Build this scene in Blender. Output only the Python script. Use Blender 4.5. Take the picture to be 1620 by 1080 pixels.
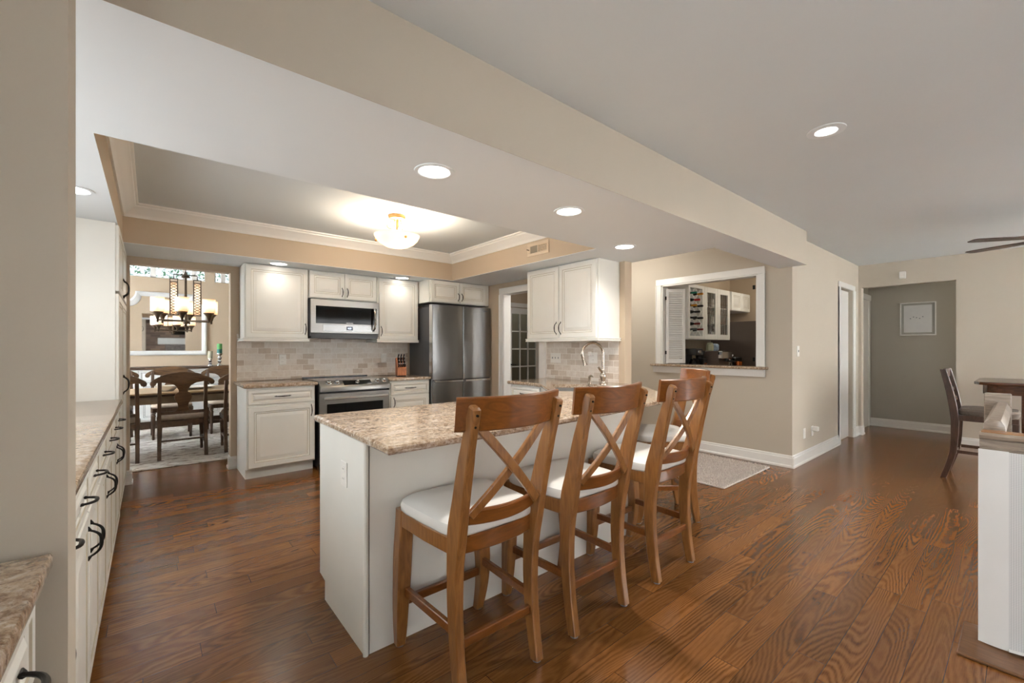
import bpy, bmesh, math, random
from math import sin, cos, pi, radians, sqrt, atan2
from mathutils import Vector, Matrix

random.seed(7)
S = bpy.context.scene
for o in list(bpy.data.objects):
    bpy.data.objects.remove(o, do_unlink=True)
COL = S.collection

# ------------------------------------------------------------------ camera
cam_d = bpy.data.cameras.new('camera')
cam = bpy.data.objects.new('camera', cam_d); COL.objects.link(cam)
cam.location = (0, 0, 1.27)
cam.rotation_euler = (pi/2, 0, -0.697)
cam_d.sensor_width = 36.0
cam_d.lens = 683.2/1620*36
cam_d.shift_y = 10.3/1620
cam_d.clip_start = 0.02
S.camera = cam

# ------------------------------------------------------------------ view, world
S.view_settings.view_transform = 'Standard'
S.view_settings.look = 'None'
S.view_settings.gamma = 1.0
S.view_settings.use_curve_mapping = False
S.view_settings.exposure = 0.75
W = bpy.data.worlds.new('world'); S.world = W
W.use_nodes = True
bgn = W.node_tree.nodes['Background']
bgn.inputs[0].default_value = (0.86, 0.94, 1.0, 1)
bgn.inputs[1].default_value = 1.15

# ------------------------------------------------------------------ daylight through the windows
def area(name, loc, rot, sx, sy, power, color=(1, 1, 1)):
    l = bpy.data.lights.new(name, 'AREA'); l.shape = 'RECTANGLE'; l.size = sx; l.size_y = sy
    l.energy = power; l.color = color
    o = bpy.data.objects.new(name, l); COL.objects.link(o)
    o.location = loc; o.rotation_euler = rot
    return o
DAY = (1.0, 0.985, 0.96)
area('daylight_rear_window', (4.6, -3.86, 1.4), (radians(90), 0, 0), 2.3, 1.6, 35, DAY)
area('daylight_rear_corner_window', (6.9, -3.86, 1.4), (radians(90), 0, 0), 1.2, 1.6, 150, DAY)
area('daylight_side_window', (-1.03, -1.5, 1.4), (radians(90), 0, radians(-90)), 2.0, 1.6, 60, DAY)
area('daylight_counter_window', (-1.03, 2.55, 1.55), (radians(90), 0, radians(-90)), 2.3, .95, 14, (0.95, 0.98, 1.0))
area('daylight_dining_window', (-2.03, 7.5, 1.5), (radians(90), 0, radians(-90)), 1.6, 1.5, 115, (0.93, 0.97, 1.0))

# ------------------------------------------------------------------ helpers
def rgb(h):
    h = h.lstrip('#'); c = [int(h[i:i+2], 16)/255 for i in (0, 2, 4)]
    return tuple((x/12.92 if x <= .04045 else ((x+.055)/1.055)**2.4) for x in c) + (1,)

class N:
    def __init__(s, name):
        s.m = bpy.data.materials.new(name); s.m.use_nodes = True
        s.t = s.m.node_tree; s.b = s.t.nodes['Principled BSDF']
    def n(s, typ, **kw):
        x = s.t.nodes.new(typ)
        for k, v in kw.items():
            if k.startswith('i_'): x.inputs[k[2:].replace('_', ' ')].default_value = v
            else: setattr(x, k, v)
        return x
    def l(s, a, b): s.t.links.new(a, b)
    def coords(s, scale=(1, 1, 1), rot=(0, 0, 0)):
        tc = s.n('ShaderNodeTexCoord'); mp = s.n('ShaderNodeMapping')
        mp.inputs['Scale'].default_value = scale; mp.inputs['Rotation'].default_value = rot
        s.l(tc.outputs['Object'], mp.inputs['Vector']); return mp.outputs['Vector']
    def ramp(s, fac, stops):
        r = s.n('ShaderNodeValToRGB'); e = r.color_ramp.elements
        while len(e) < len(stops): e.new(0.5)
        for el, (p, c) in zip(e, stops): el.position = p; el.color = c if len(c) == 4 else tuple(c)+(1,)
        s.l(fac, r.inputs['Fac']); return r.outputs['Color']
    def noise(s, vec, scale, detail=4, rough=.55, dist=0.0):
        x = s.n('ShaderNodeTexNoise'); x.inputs['Scale'].default_value = scale
        x.inputs['Detail'].default_value = detail; x.inputs['Roughness'].default_value = rough
        x.inputs['Distortion'].default_value = dist
        s.l(vec, x.inputs['Vector']); return x
    def mix(s, f, a, b, mode='MIX'):
        x = s.n('ShaderNodeMix', data_type='RGBA', blend_type=mode)
        for k, v in ((0, f), (6, a), (7, b)):
            if hasattr(v, 'is_linked') or hasattr(v, 'links'): s.l(v, x.inputs[k])
            else: x.inputs[k].default_value = v
        return x.outputs[2]
    def bump(s, h, strength=.2, dist=.01):
        x = s.n('ShaderNodeBump'); x.inputs['Strength'].default_value = strength; x.inputs['Distance'].default_value = dist
        s.l(h, x.inputs['Height']); s.l(x.outputs['Normal'], s.b.inputs['Normal'])

def simple(name, col, rough=.5, metal=0, var=0.04, vscale=6, spec=None, emit=None, estr=0, bump=0):
    k = N(name); c = rgb(col) if isinstance(col, str) else tuple(col)+(1,)
    v = k.coords(); ns = k.noise(v, vscale, 3)
    d = tuple(max(0, x*(1-var)) for x in c[:3])+(1,); u = tuple(min(1, x*(1+var)) for x in c[:3])+(1,)
    k.l(k.ramp(ns.outputs['Fac'], [(.3, d), (.7, u)]), k.b.inputs['Base Color'])
    k.b.inputs['Roughness'].default_value = rough; k.b.inputs['Metallic'].default_value = metal
    if spec is not None: k.b.inputs['Specular IOR Level'].default_value = spec
    if emit: k.b.inputs['Emission Color'].default_value = rgb(emit); k.b.inputs['Emission Strength'].default_value = estr
    if bump: k.bump(k.noise(v, 180, 2).outputs['Fac'], bump, .002)
    return k.m

M = {}
M['wall'] = simple('greige_wall_paint', '#c0b7a8', .75, var=.015, vscale=2, bump=.05)
M['wallk'] = simple('beige_wall_paint', '#bfad96', .75, var=.015, vscale=2, bump=.05)
M['wallh'] = simple('grey_hall_paint', '#b3aea2', .75, var=.015, vscale=2, bump=.05)
M['ceil'] = simple('ceiling_white_paint', '#dbe2e5', .85, var=.01, vscale=2)
M['soffit'] = simple('soffit_white_paint', '#e6ecef', .7, var=.01, vscale=2)
M['trim'] = simple('white_trim_paint', '#e9e8e4', .35, var=.01)
M['cab'] = simple('cream_cabinet_paint', '#e9e8e1', .32, var=.012)
M['glaze'] = simple('brown_glaze_line', '#b9b09c', .5, var=.1)
M['gap'] = simple('gap_shadow_paint', '#5b564c', .8)  # shadow colour for the strip beside the peninsula corner bead
M['black'] = simple('black_iron', '#1b1917', .38, metal=.6)
M['blackp'] = simple('black_plastic', '#151515', .35)
M['dark'] = simple('dark_interior', '#1d1c1b', .6)
M['white_p'] = simple('white_plastic', '#eeece6', .35)
M['vinyl'] = simple('white_vinyl_upholstery', '#d3d1cc', .5, var=.02, bump=.03)
M['felt'] = simple('grey_felt_glide', '#7d8288', .8)
M['mirror'] = simple('silvered_glass', '#f4f4f4', .02, metal=1, var=.0)
M['silver'] = simple('mercury_glass_silver', '#d8dadb', .15, metal=.9, var=.15, vscale=40)
M['copper'] = simple('copper', '#c8713c', .2, metal=1)
M['bronze'] = simple('aged_bronze', '#55483a', .4, metal=.7)
M['gold'] = simple('antique_gold', '#b98a5a', .35, metal=.6)
M['ceramic'] = simple('white_ceramic', '#ece9e2', .2)
M['greenwax'] = simple('green_wax', '#57a05a', .5)
M['tealwax'] = simple('teal_wax', '#2d6f68', .5)
M['greywax'] = simple('sage_wax', '#b3b09a', .5)
M['nickel'] = simple('brushed_nickel', '#b9ada0', .22, metal=1, var=.03)
M['chrome'] = simple('chrome', '#d9dbde', .1, metal=1, var=.02)
M['pale'] = simple('white_painted_furniture', '#dfe1e1', .45)
M['seatf'] = simple('taupe_seat_fabric', '#a19283', .9, var=.08, vscale=60, bump=.2)
M['greyf'] = simple('grey_brown_seat_fabric', '#6d6258', .9, var=.1, vscale=80, bump=.2)
M['sage'] = simple('sage_ceramic', '#a9ab8e', .4)
M['blue'] = simple('blue_white_ceramic', '#8fa3b8', .3, var=.4, vscale=30)
M['print'] = simple('pale_art_print', '#d8d9d8', .3, var=.05, vscale=4)
M['mat'] = simple('grey_picture_mat', '#a7a69f', .6)
M['tile_f'] = simple('beige_tile_floor', '#c3a693', .3)
M['brownfr'] = simple('taupe_metallic_panel', '#6b5f57', .35, metal=.25)
M['vent'] = simple('beige_vent_enamel', '#cdbba3', .4)
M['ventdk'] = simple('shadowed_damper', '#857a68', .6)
M['mortar'] = simple('grey_ledgestone', '#6b6763', .8, var=.4, vscale=14, bump=.5)
M['mantel'] = simple('grey_blue_mantel_paint', '#c9d0d0', .4)

def emission(name, col, st, base='#ffffff'):
    k = N(name); k.b.inputs['Base Color'].default_value = rgb(base)
    k.b.inputs['Emission Color'].default_value = rgb(col); k.b.inputs['Emission Strength'].default_value = st
    k.b.inputs['Roughness'].default_value = .4
    return k.m
M['lamp'] = emission('lit_led_lens', '#fff8ee', 5.0)
M['clock'] = emission('blue_clock_digits', '#c9d8ff', 2.5, '#1b2440')

def frosted(name, hi, lo, st):
    k = N(name)
    tc = k.n('ShaderNodeTexCoord'); sp = k.n('ShaderNodeSeparateXYZ'); k.l(tc.outputs['Generated'], sp.inputs[0])
    c = k.ramp(sp.outputs['Z'], [(0, rgb(lo)), (.45, rgb(hi)), (.75, rgb(hi)), (1, rgb(lo))])
    k.l(c, k.b.inputs['Emission Color']); k.b.inputs['Emission Strength'].default_value = st
    k.b.inputs['Base Color'].default_value = rgb('#f5ead8'); k.b.inputs['Roughness'].default_value = .3
    return k.m
M['shade'] = frosted('lit_amber_glass_shade', '#fff0d8', '#c98a48', .8)

def alabaster():
    k = N('lit_alabaster_glass'); v = k.coords()
    ns = k.noise(v, 9, 3, .5)
    c = k.ramp(ns.outputs['Fac'], [(.3, rgb('#f6d3a6')), (.55, rgb('#fff3e2'))])
    k.l(c, k.b.inputs['Emission Color']); k.b.inputs['Emission Strength'].default_value = .3
    k.b.inputs['Base Color'].default_value = rgb('#e5cfb2'); k.b.inputs['Roughness'].default_value = .25
    tr = k.n('ShaderNodeBsdfTranslucent'); tr.inputs['Color'].default_value = rgb('#fbe6c8')
    mx = k.n('ShaderNodeMixShader'); mx.inputs[0].default_value = .6
    k.l(k.b.outputs[0], mx.inputs[1]); k.l(tr.outputs[0], mx.inputs[2]); k.l(mx.outputs[0], k.t.nodes['Material Output'].inputs['Surface'])
    return k.m
M['dome'] = alabaster()

def steel(name, col, rough=.28, axis='x', streak=.12):
    k = N(name); sc = (3, 3, 160) if axis == 'x' else (160, 160, 2)
    v = k.coords(sc); ns = k.noise(v, 2.0, 3, .6); c = rgb(col)
    d = tuple(x*(1-streak) for x in c[:3])+(1,); u = tuple(min(1, x*(1+streak)) for x in c[:3])+(1,)
    k.l(k.ramp(ns.outputs['Fac'], [(.3, d), (.7, u)]), k.b.inputs['Base Color'])
    k.b.inputs['Metallic'].default_value = 1; k.b.inputs['Roughness'].default_value = rough
    return k.m
M['steel'] = steel('brushed_steel', '#93918e', .32)
M['steelv'] = steel('brushed_dark_steel', '#8d8d8d', .27, 'x', .05)
M['side'] = simple('dark_grey_enamel', '#57585b', .45, metal=.3)
M['glassblk'] = simple('black_glass', '#0b0b0c', .06, var=0, spec=.22)

def glass(name, tint='#ffffff', rough=0.02):
    k = N(name); k.b.inputs['Base Color'].default_value = rgb(tint)
    k.b.inputs['Transmission Weight'].default_value = 1; k.b.inputs['Roughness'].default_value = rough
    k.b.inputs['IOR'].default_value = 1.05
    return k.m
M['pane'] = glass('window_pane')
M['paned'] = glass('dark_door_pane', '#9aa09c')

def wood(name, dark, light, rough=.35, scale=(9, 9, 1.2), dist=2.5, spec=.5, coat=0):
    k = N(name); v = k.coords(scale)
    a = k.noise(v, 3.0, 5, .6, dist); b = k.noise(k.coords((2, 2, 2)), 2.2, 2)
    c1 = k.ramp(a.outputs['Fac'], [(.25, rgb(dark)), (.7, rgb(light))])
    c2 = k.ramp(b.outputs['Fac'], [(.3, (.78, .76, .74, 1)), (.7, (1, 1, 1, 1))])
    k.l(k.mix(1.0, c1, c2, 'MULTIPLY'), k.b.inputs['Base Color'])
    k.b.inputs['Roughness'].default_value = rough
    if coat: k.b.inputs['Coat Weight'].default_value = coat; k.b.inputs['Coat Roughness'].default_value = .15
    k.bump(a.outputs['Fac'], .06, .002)
    return k.m
M['stool'] = wood('honey_brown_stool_wood', '#744923', '#a2703e', .3, coat=.3)
M['stoolx'] = wood('red_brown_stool_wood', '#653814', '#8c5423', .28, scale=(1.5, 9, 9), coat=.35)
M['chairw'] = wood('grey_brown_chair_wood', '#43352a', '#6a5340', .45)
M['chairtop'] = wood('warm_brown_chair_wood', '#4d3a2a', '#7d5f42', .4, scale=(1.5, 9, 9))
M['tablew'] = wood('pale_oak_table_top', '#a88d6d', '#cdb592', .4, scale=(1, 9, 9))
M['tableb'] = wood('dark_table_edge', '#3a2a20', '#523d2e', .45, scale=(1, 9, 9))
M['tablea'] = wood('tan_painted_apron', '#a39480', '#b8aa95', .5, scale=(1, 9, 9))
M['pub'] = wood('cherry_brown_pub_wood', '#3f2414', '#6e4023', .22, scale=(9, 1.2, 9), coat=.4)
M['pubc'] = wood('dark_walnut_chair_wood', '#3b2a22', '#5d453a', .3, coat=.3)
M['rail'] = wood('weathered_oak_rail', '#6f6156', '#a89b8d', .35, scale=(10, 1.5, 10), coat=.2)
M['nosing'] = wood('brown_floor_nosing', '#4d3420', '#7a583c', .3, scale=(10, 1.5, 10))
M['railt'] = wood('stained_oak_rail_cap', '#7d4f24', '#b07a40', .3, scale=(10, 1.5, 10), coat=.4)
M['block'] = wood('reddish_wood_block', '#a8623a', '#cf8a5f', .4)
M['fan'] = wood('dark_fan_blade_wood', '#35261f', '#54413a', .4, scale=(1.5, 9, 9))

def floor_mat():
    k = N('stained_oak_planks')
    tc = k.n('ShaderNodeTexCoord'); P = tc.outputs['Object']
    sx = k.n('ShaderNodeSeparateXYZ'); k.l(P, sx.inputs[0])
    rw = k.n('ShaderNodeMath', operation='DIVIDE'); k.l(sx.outputs['Y'], rw.inputs[0]); rw.inputs[1].default_value = .104
    fl_ = k.n('ShaderNodeMath', operation='FLOOR'); k.l(rw.outputs[0], fl_.inputs[0])
    wn = k.n('ShaderNodeTexWhiteNoise', noise_dimensions='1D'); k.l(fl_.outputs[0], wn.inputs['W'])
    sh = k.n('ShaderNodeMath', operation='MULTIPLY_ADD'); k.l(wn.outputs['Value'], sh.inputs[0]); sh.inputs[1].default_value = 9.0; k.l(sx.outputs['X'], sh.inputs[2])
    cbv = k.n('ShaderNodeCombineXYZ'); k.l(sh.outputs[0], cbv.inputs[0]); k.l(sx.outputs['Y'], cbv.inputs[1])
    br = k.n('ShaderNodeTexBrick'); k.l(cbv.outputs[0], br.inputs['Vector'])
    br.offset = 0; br.squash = 1
    for n_, v_ in (('Scale', 1), ('Mortar Size', .0012), ('Mortar Smooth', .1), ('Bias', 0), ('Brick Width', 1.0), ('Row Height', .104)):
        br.inputs[n_].default_value = v_
    br.inputs['Color1'].default_value = (0, 0, 0, 1); br.inputs['Color2'].default_value = (1, 1, 1, 1); br.inputs['Mortar'].default_value = (.5, .5, .5, 1)
    # per-plank shift of the grain
    ad = k.n('ShaderNodeVectorMath', operation='MULTIPLY_ADD'); k.l(br.outputs['Color'], ad.inputs[0]); ad.inputs[1].default_value = (17, 9, 5); k.l(P, ad.inputs[2])
    mp = k.n('ShaderNodeMapping'); mp.inputs['Scale'].default_value = (.55, 5.2, 1); k.l(ad.outputs[0], mp.inputs['Vector'])
    n1 = k.noise(mp.outputs[0], 1.05, 1.5, .3, .35)
    mp3 = k.n('ShaderNodeMapping'); mp3.inputs['Scale'].default_value = (16, 40, 1); k.l(ad.outputs[0], mp3.inputs['Vector'])
    n3 = k.noise(mp3.outputs[0], 1.0, 2, .5)
    wv = k.n('ShaderNodeMath', operation='MULTIPLY'); k.l(n1.outputs['Fac'], wv.inputs[0]); wv.inputs[1].default_value = 215
    wv2 = k.n('ShaderNodeMath', operation='MULTIPLY_ADD'); k.l(n3.outputs['Fac'], wv2.inputs[0]); wv2.inputs[1].default_value = 4.5; k.l(wv.outputs[0], wv2.inputs[2])
    sn = k.n('ShaderNodeMath', operation='SINE'); k.l(wv2.outputs[0], sn.inputs[0])
    mp2 = k.n('ShaderNodeMapping'); mp2.inputs['Scale'].default_value = (14, 330, 1); k.l(ad.outputs[0], mp2.inputs['Vector'])
    n2 = k.noise(mp2.outputs[0], 1.0, 2, .5)
    # the strength of the figure varies from patch to patch
    mp4 = k.n('ShaderNodeMapping'); mp4.inputs['Scale'].default_value = (1.5, 6, 1); k.l(ad.outputs[0], mp4.inputs['Vector'])
    n4 = k.noise(mp4.outputs[0], 1.3, 1, .4)
    am = k.n('ShaderNodeMapRange'); k.l(n4.outputs['Fac'], am.inputs[0]); am.inputs[1].default_value = .35; am.inputs[2].default_value = .65; am.inputs[3].default_value = .10; am.inputs[4].default_value = .27
    hb2 = k.n('ShaderNodeMath', operation='MULTIPLY_ADD'); k.l(sn.outputs[0], hb2.inputs[0]); k.l(am.outputs[0], hb2.inputs[1]); hb2.inputs[2].default_value = .32
    mx = k.n('ShaderNodeMath', operation='MULTIPLY_ADD'); k.l(n2.outputs['Fac'], mx.inputs[0]); mx.inputs[1].default_value = .55; k.l(hb2.outputs[0], mx.inputs[2])
    g = k.ramp(mx.outputs[0], [(.16, rgb('#482c15')), (.42, rgb('#6b441f')), (.85, rgb('#845830'))])
    tint = k.ramp(br.outputs['Color'], [(0, (.70, .68, .66, 1)), (.5, (.9, .88, .86, 1)), (1, (1.15, 1.12, 1.06, 1))])
    c = k.mix(1.0, g, tint, 'MULTIPLY')
    gapf = k.n('ShaderNodeMath', operation='MULTIPLY'); k.l(br.outputs['Fac'], gapf.inputs[0]); gapf.inputs[1].default_value = .75
    c = k.mix(gapf.outputs[0], c, rgb('#1c0e06'))
    k.l(c, k.b.inputs['Base Color'])
    rr = k.n('ShaderNodeMapRange'); k.l(n2.outputs['Fac'], rr.inputs[0]); rr.inputs[3].default_value = .15; rr.inputs[4].default_value = .27
    k.l(rr.outputs[0], k.b.inputs['Roughness'])
    k.bump(mx.outputs[0], .03, .001)
    return k.m
M['floor'] = floor_mat()

def granite():
    k = N('brown_cream_granite')
    v = k.coords((1, 1, 1)); vs = k.coords((1.2, 3.4, 3), (0, 0, .35))
    a = k.noise(vs, 2.0, 6, .68, 1.4); b = k.noise(v, 55, 4, .7, .6); c = k.noise(v, 150, 2, .6)
    base = k.ramp(a.outputs['Fac'], [(.28, rgb('#4f3b2e')), (.38, rgb('#8a7059')), (.46, rgb('#bfa98f')), (.53, rgb('#8f7257')), (.60, rgb('#cabaa8')), (.72, rgb('#6b5341'))])
    sp = k.ramp(b.outputs['Fac'], [(.36, rgb('#3b2b22')), (.45, rgb('#8f7864')), (.54, rgb('#cdbeac')), (.66, rgb('#f1ebe3'))])
    m1 = k.mix(.36, base, sp)
    fl = k.ramp(c.outputs['Fac'], [(.3, (.3, .26, .24, 1)), (.44, (1, 1, 1, 1))])
    k.l(k.mix(.6, m1, fl, 'MULTIPLY'), k.b.inputs['Base Color'])
    k.b.inputs['Roughness'].default_value = .1; k.b.inputs['Specular IOR Level'].default_value = .6
    return k.m
M['granite'] = granite()

def tile(name, axis):
    k = N(name); tc = k.n('ShaderNodeTexCoord'); sp = k.n('ShaderNodeSeparateXYZ'); cb = k.n('ShaderNodeCombineXYZ')
    k.l(tc.outputs['Object'], sp.inputs[0]); k.l(sp.outputs[axis], cb.inputs[0]); k.l(sp.outputs['Z'], cb.inputs[1])
    br = k.n('ShaderNodeTexBrick'); k.l(cb.outputs[0], br.inputs['Vector']); br.offset = .5
    for n_, v_ in (('Scale', 1), ('Mortar Size', .0025), ('Mortar Smooth', .1), ('Bias', 0), ('Brick Width', .128), ('Row Height', .0635)):
        br.inputs[n_].default_value = v_
    br.inputs['Color1'].default_value = (0, 0, 0, 1); br.inputs['Color2'].default_value = (1, 1, 1, 1); br.inputs['Mortar'].default_value = (.5, .5, .5, 1)
    base = k.ramp(br.outputs['Color'], [(0, rgb('#c2b2a1')), (.2, rgb('#d8cdc0')), (.6, rgb('#e2dad0')), (1, rgb('#e9e4dc'))])
    ns = k.noise(cb.outputs[0], 22, 5, .65, .6)
    vr = k.ramp(ns.outputs['Fac'], [(.3, (.86, .83, .8, 1)), (.65, (1, 1, 1, 1))])
    c = k.mix(1.0, base, vr, 'MULTIPLY')
    c = k.mix(br.outputs['Fac'], c, rgb('#ebe6de'))
    k.l(c, k.b.inputs['Base Color']); k.b.inputs['Roughness'].default_value = .4
    inv = k.n('ShaderNodeMath', operation='SUBTRACT'); inv.inputs[0].default_value = 1; k.l(br.outputs['Fac'], inv.inputs[1])
    k.bump(inv.outputs[0], .35, .003)
    return k.m
M['tileX'] = tile('travertine_subway_tile', 'X')
M['tileY'] = tile('travertine_subway_tile_side', 'Y')

def brick(name):
    k = N(name); tc = k.n('ShaderNodeTexCoord'); sp = k.n('ShaderNodeSeparateXYZ'); cb = k.n('ShaderNodeCombineXYZ')
    k.l(tc.outputs['Object'], sp.inputs[0]); k.l(sp.outputs['X'], cb.inputs[0]); k.l(sp.outputs['Z'], cb.inputs[1])
    br = k.n('ShaderNodeTexBrick'); k.l(cb.outputs[0], br.inputs['Vector'])
    for n_, v_ in (('Scale', 1), ('Mortar Size', .006), ('Brick Width', .3), ('Row Height', .09)): br.inputs[n_].default_value = v_
    br.inputs['Color1'].default_value = rgb('#5e5048'); br.inputs['Color2'].default_value = rgb('#8c7767'); br.inputs['Mortar'].default_value = rgb('#6f675f')
    k.l(br.outputs['Color'], k.b.inputs['Base Color']); k.b.inputs['Roughness'].default_value = .85
    return k.m
M['brick'] = brick('brown_fireplace_brick')

def rug(name, a, b, sc):
    k = N(name); v = k.coords(sc); ns = k.noise(v, 5, 5, .7, 1.2)
    k.l(k.ramp(ns.outputs['Fac'], [(.36, rgb(a)), (.52, rgb(b)), (.8, rgb(b))]), k.b.inputs['Base Color'])
    k.b.inputs['Roughness'].default_value = .95
    k.bump(k.noise(k.coords(), 120, 2).outputs['Fac'], .4, .01)
    return k.m
M['rug'] = rug('distressed_ivory_rug', '#756658', '#dcd8d2', (1.2, 3.2, 1))
M['shag'] = simple('oatmeal_shag_pile', '#c8beb6', .95, var=.15, vscale=70)

def meshcloth():
    k = N('white_mesh_fabric'); v = k.coords((0, 1, 1), (radians(45), 0, 0))
    ck = k.n('ShaderNodeTexChecker'); ck.inputs['Scale'].default_value = 210; k.l(v, ck.inputs['Vector'])
    ck.inputs['Color1'].default_value = rgb('#cfcfcf'); ck.inputs['Color2'].default_value = rgb('#b9babb')
    k.l(ck.outputs['Color'], k.b.inputs['Base Color']); k.b.inputs['Roughness'].default_value = .8
    return k.m
M['meshc'] = meshcloth()
M['hem'] = simple('white_hem_fabric', '#d5d5d4', .8, var=.02)
M['leaf'] = simple('pale_green_leaves', '#6f9a7c', .6, var=.5, vscale=9)
M['leaf2'] = simple('grey_white_leaves', '#c4d3d2', .6, var=.2, vscale=9)

# ------------------------------------------------------------------ mesh builder
class MB:
    def __init__(s): s.v = []; s.f = []; s.mi = []
    def add(s, vs, fs, mi=0):
        b = len(s.v); s.v += [tuple(x) for x in vs]
        for f in fs: s.f.append(tuple(b+i for i in f)); s.mi.append(mi)
        return s
    def box(s, x0, x1, y0, y1, z0, z1, bev=0, mi=0, seg=1):
        if x1 < x0: x0, x1 = x1, x0
        if y1 < y0: y0, y1 = y1, y0
        if z1 < z0: z0, z1 = z1, z0
        if bev <= 0:
            vs = [(x, y, z) for z in (z0, z1) for y in (y0, y1) for x in (x0, x1)]
            return s.add(vs, [(0, 2, 3, 1), (4, 5, 7, 6), (0, 1, 5, 4), (2, 6, 7, 3), (0, 4, 6, 2), (1, 3, 7, 5)], mi)
        bm = bmesh.new(); bmesh.ops.create_cube(bm, size=1)
        for v in bm.verts: v.co = ((x0+x1)/2+v.co.x*(x1-x0), (y0+y1)/2+v.co.y*(y1-y0), (z0+z1)/2+v.co.z*(z1-z0))
        bmesh.ops.bevel(bm, geom=bm.edges[:], offset=bev, segments=seg, profile=.5, affect='EDGES')
        bm.verts.index_update()
        s.add([v.co[:] for v in bm.verts], [[v.index for v in f.verts] for f in bm.faces], mi); bm.free(); return s
    def loft(s, rings, caps=True, mi=0, close=False):
        n = len(rings[0]); vs = [p for r in rings for p in r]; fs = []; m = len(rings)
        for i in range(m if close else m-1):
            a = i*n; b = ((i+1) % m)*n
            for j in range(n):
                k = (j+1) % n; fs.append((a+j, a+k, b+k, b+j))
        if caps and not close: fs += [tuple(range(n-1, -1, -1)), tuple((m-1)*n+j for j in range(n))]
        return s.add(vs, fs, mi)
    def tube(s, pts, r, n=10, mi=0, close=False):
        P = [Vector(p) for p in pts]; R = r if isinstance(r, (list, tuple)) else [r]*len(P); rings = []; up = None
        for i, p in enumerate(P):
            if close: t = (P[(i+1) % len(P)]-P[i-1])
            else: t = (P[min(i+1, len(P)-1)]-P[max(i-1, 0)])
            t.normalize()
            if up is None:
                up = Vector((0, 0, 1)) if abs(t.z) < .9 else Vector((1, 0, 0))
            up = (up-t*up.dot(t)).normalized(); w = t.cross(up)
            rings.append([p+(up*cos(2*pi*j/n)+w*sin(2*pi*j/n))*R[i] for j in range(n)])
        return s.loft(rings, True, mi, close)
    def cyl(s, a, b, r0, r1=None, n=20, mi=0): return s.tube([a, b], [r0, r0 if r1 is None else r1], n, mi)
    def lathe(s, prof, c=(0, 0, 0), n=24, mi=0, cap=True):
        rings = [[(c[0]+r*cos(2*pi*j/n), c[1]+r*sin(2*pi*j/n), c[2]+z) for j in range(n)] for r, z in prof]
        return s.loft(rings, cap, mi)
    def prism(s, poly, a0, a1, axis='z', bev=0, mi=0):
        # poly in the two other axes in order (x,y),(x,z),(y,z)
        def P(u, v, w): return {'z': (u, v, w), 'y': (u, w, v), 'x': (w, u, v)}[axis]
        if bev <= 0: return s.loft([[P(u, v, w) for u, v in poly] for w in (a0, a1)], True, mi)
        bm = bmesh.new(); vs = [bm.verts.new(P(u, v, a0)) for u, v in poly]; f = bm.faces.new(vs)
        r = bmesh.ops.extrude_face_region(bm, geom=[f]); d = Vector(P(0, 0, a1-a0))
        for g in r['geom']:
            if isinstance(g, bmesh.types.BMVert): g.co += d
        w0, w1 = sorted((a0, a1)); ax = 'xyz'.index(axis)
        es = [e for e in bm.edges if abs(e.verts[0].co[ax]-e.verts[1].co[ax]) < 1e-6]
        bmesh.ops.bevel(bm, geom=es, offset=bev, segments=2, profile=.5, affect='EDGES')
        bmesh.ops.recalc_face_normals(bm, faces=bm.faces[:]); bm.verts.index_update()
        s.add([v.co[:] for v in bm.verts], [[v.index for v in q.verts] for q in bm.faces], mi); bm.free(); return s
    def sphere(s, c, r, n=14, m=8, sz=1, mi=0):
        return s.lathe([(max(r*sin(pi*i/m), 1e-4), -r*sz*cos(pi*i/m)) for i in range(m+1)], c, n, mi)
    def mesh(s, name, mats):
        me = bpy.data.meshes.new(name); me.from_pydata(s.v, [], s.f)
        mats = mats if isinstance(mats, (list, tuple)) else [mats]
        for m in mats: me.materials.append(m)
        for p, i in zip(me.polygons, s.mi): p.material_index = i; p.use_smooth = True
        bm = bmesh.new(); bm.from_mesh(me); bmesh.ops.recalc_face_normals(bm, faces=bm.faces[:]); bm.to_mesh(me); bm.free()
        me.set_sharp_from_angle(angle=radians(32))
        return me
    def obj(s, name, mats, parent=None, loc=None, rotz=0):
        o = bpy.data.objects.new(name, s.mesh(name, mats)); COL.objects.link(o)
        if parent is not None: o.parent = parent
        if loc is not None: o.location = loc
        if rotz: o.rotation_euler[2] = rotz
        return o

def tag(o, label, cat, group=None):
    o['label'] = label; o['category'] = cat
    if group: o['group'] = group
    return o
def thing(name, label, cat, loc=(0, 0, 0), rotz=0, group=None):
    o = bpy.data.objects.new(name, None); COL.objects.link(o); o.empty_display_size = .1
    o.location = loc; o.rotation_euler = (0, 0, rotz)
    return tag(o, label, cat, group)
def struct(o, parent=None):
    o['kind'] = 'structure'; return o
def dup(root, loc, rotz=None, label=None, group=None):
    r = root.copy(); COL.objects.link(r); r.location = loc
    if rotz is not None: r.rotation_euler[2] = rotz
    if label: r['label'] = label
    if group: r['group'] = group
    for ch in list(root.children):
        c = ch.copy(); COL.objects.link(c); c.parent = r
        for g in list(ch.children):
            d = g.copy(); COL.objects.link(d); d.parent = c
    return r
def crect(c, u, v, a, b, r):
    c = Vector(c); u = Vector(u).normalized(); v = Vector(v).normalized()
    return [c+u*x+v*y for x, y in ((a-r, -b), (a, -b+r), (a, b-r), (a-r, b), (-a+r, b), (-a, b-r), (-a, -b+r), (-a+r, -b))]
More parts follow.
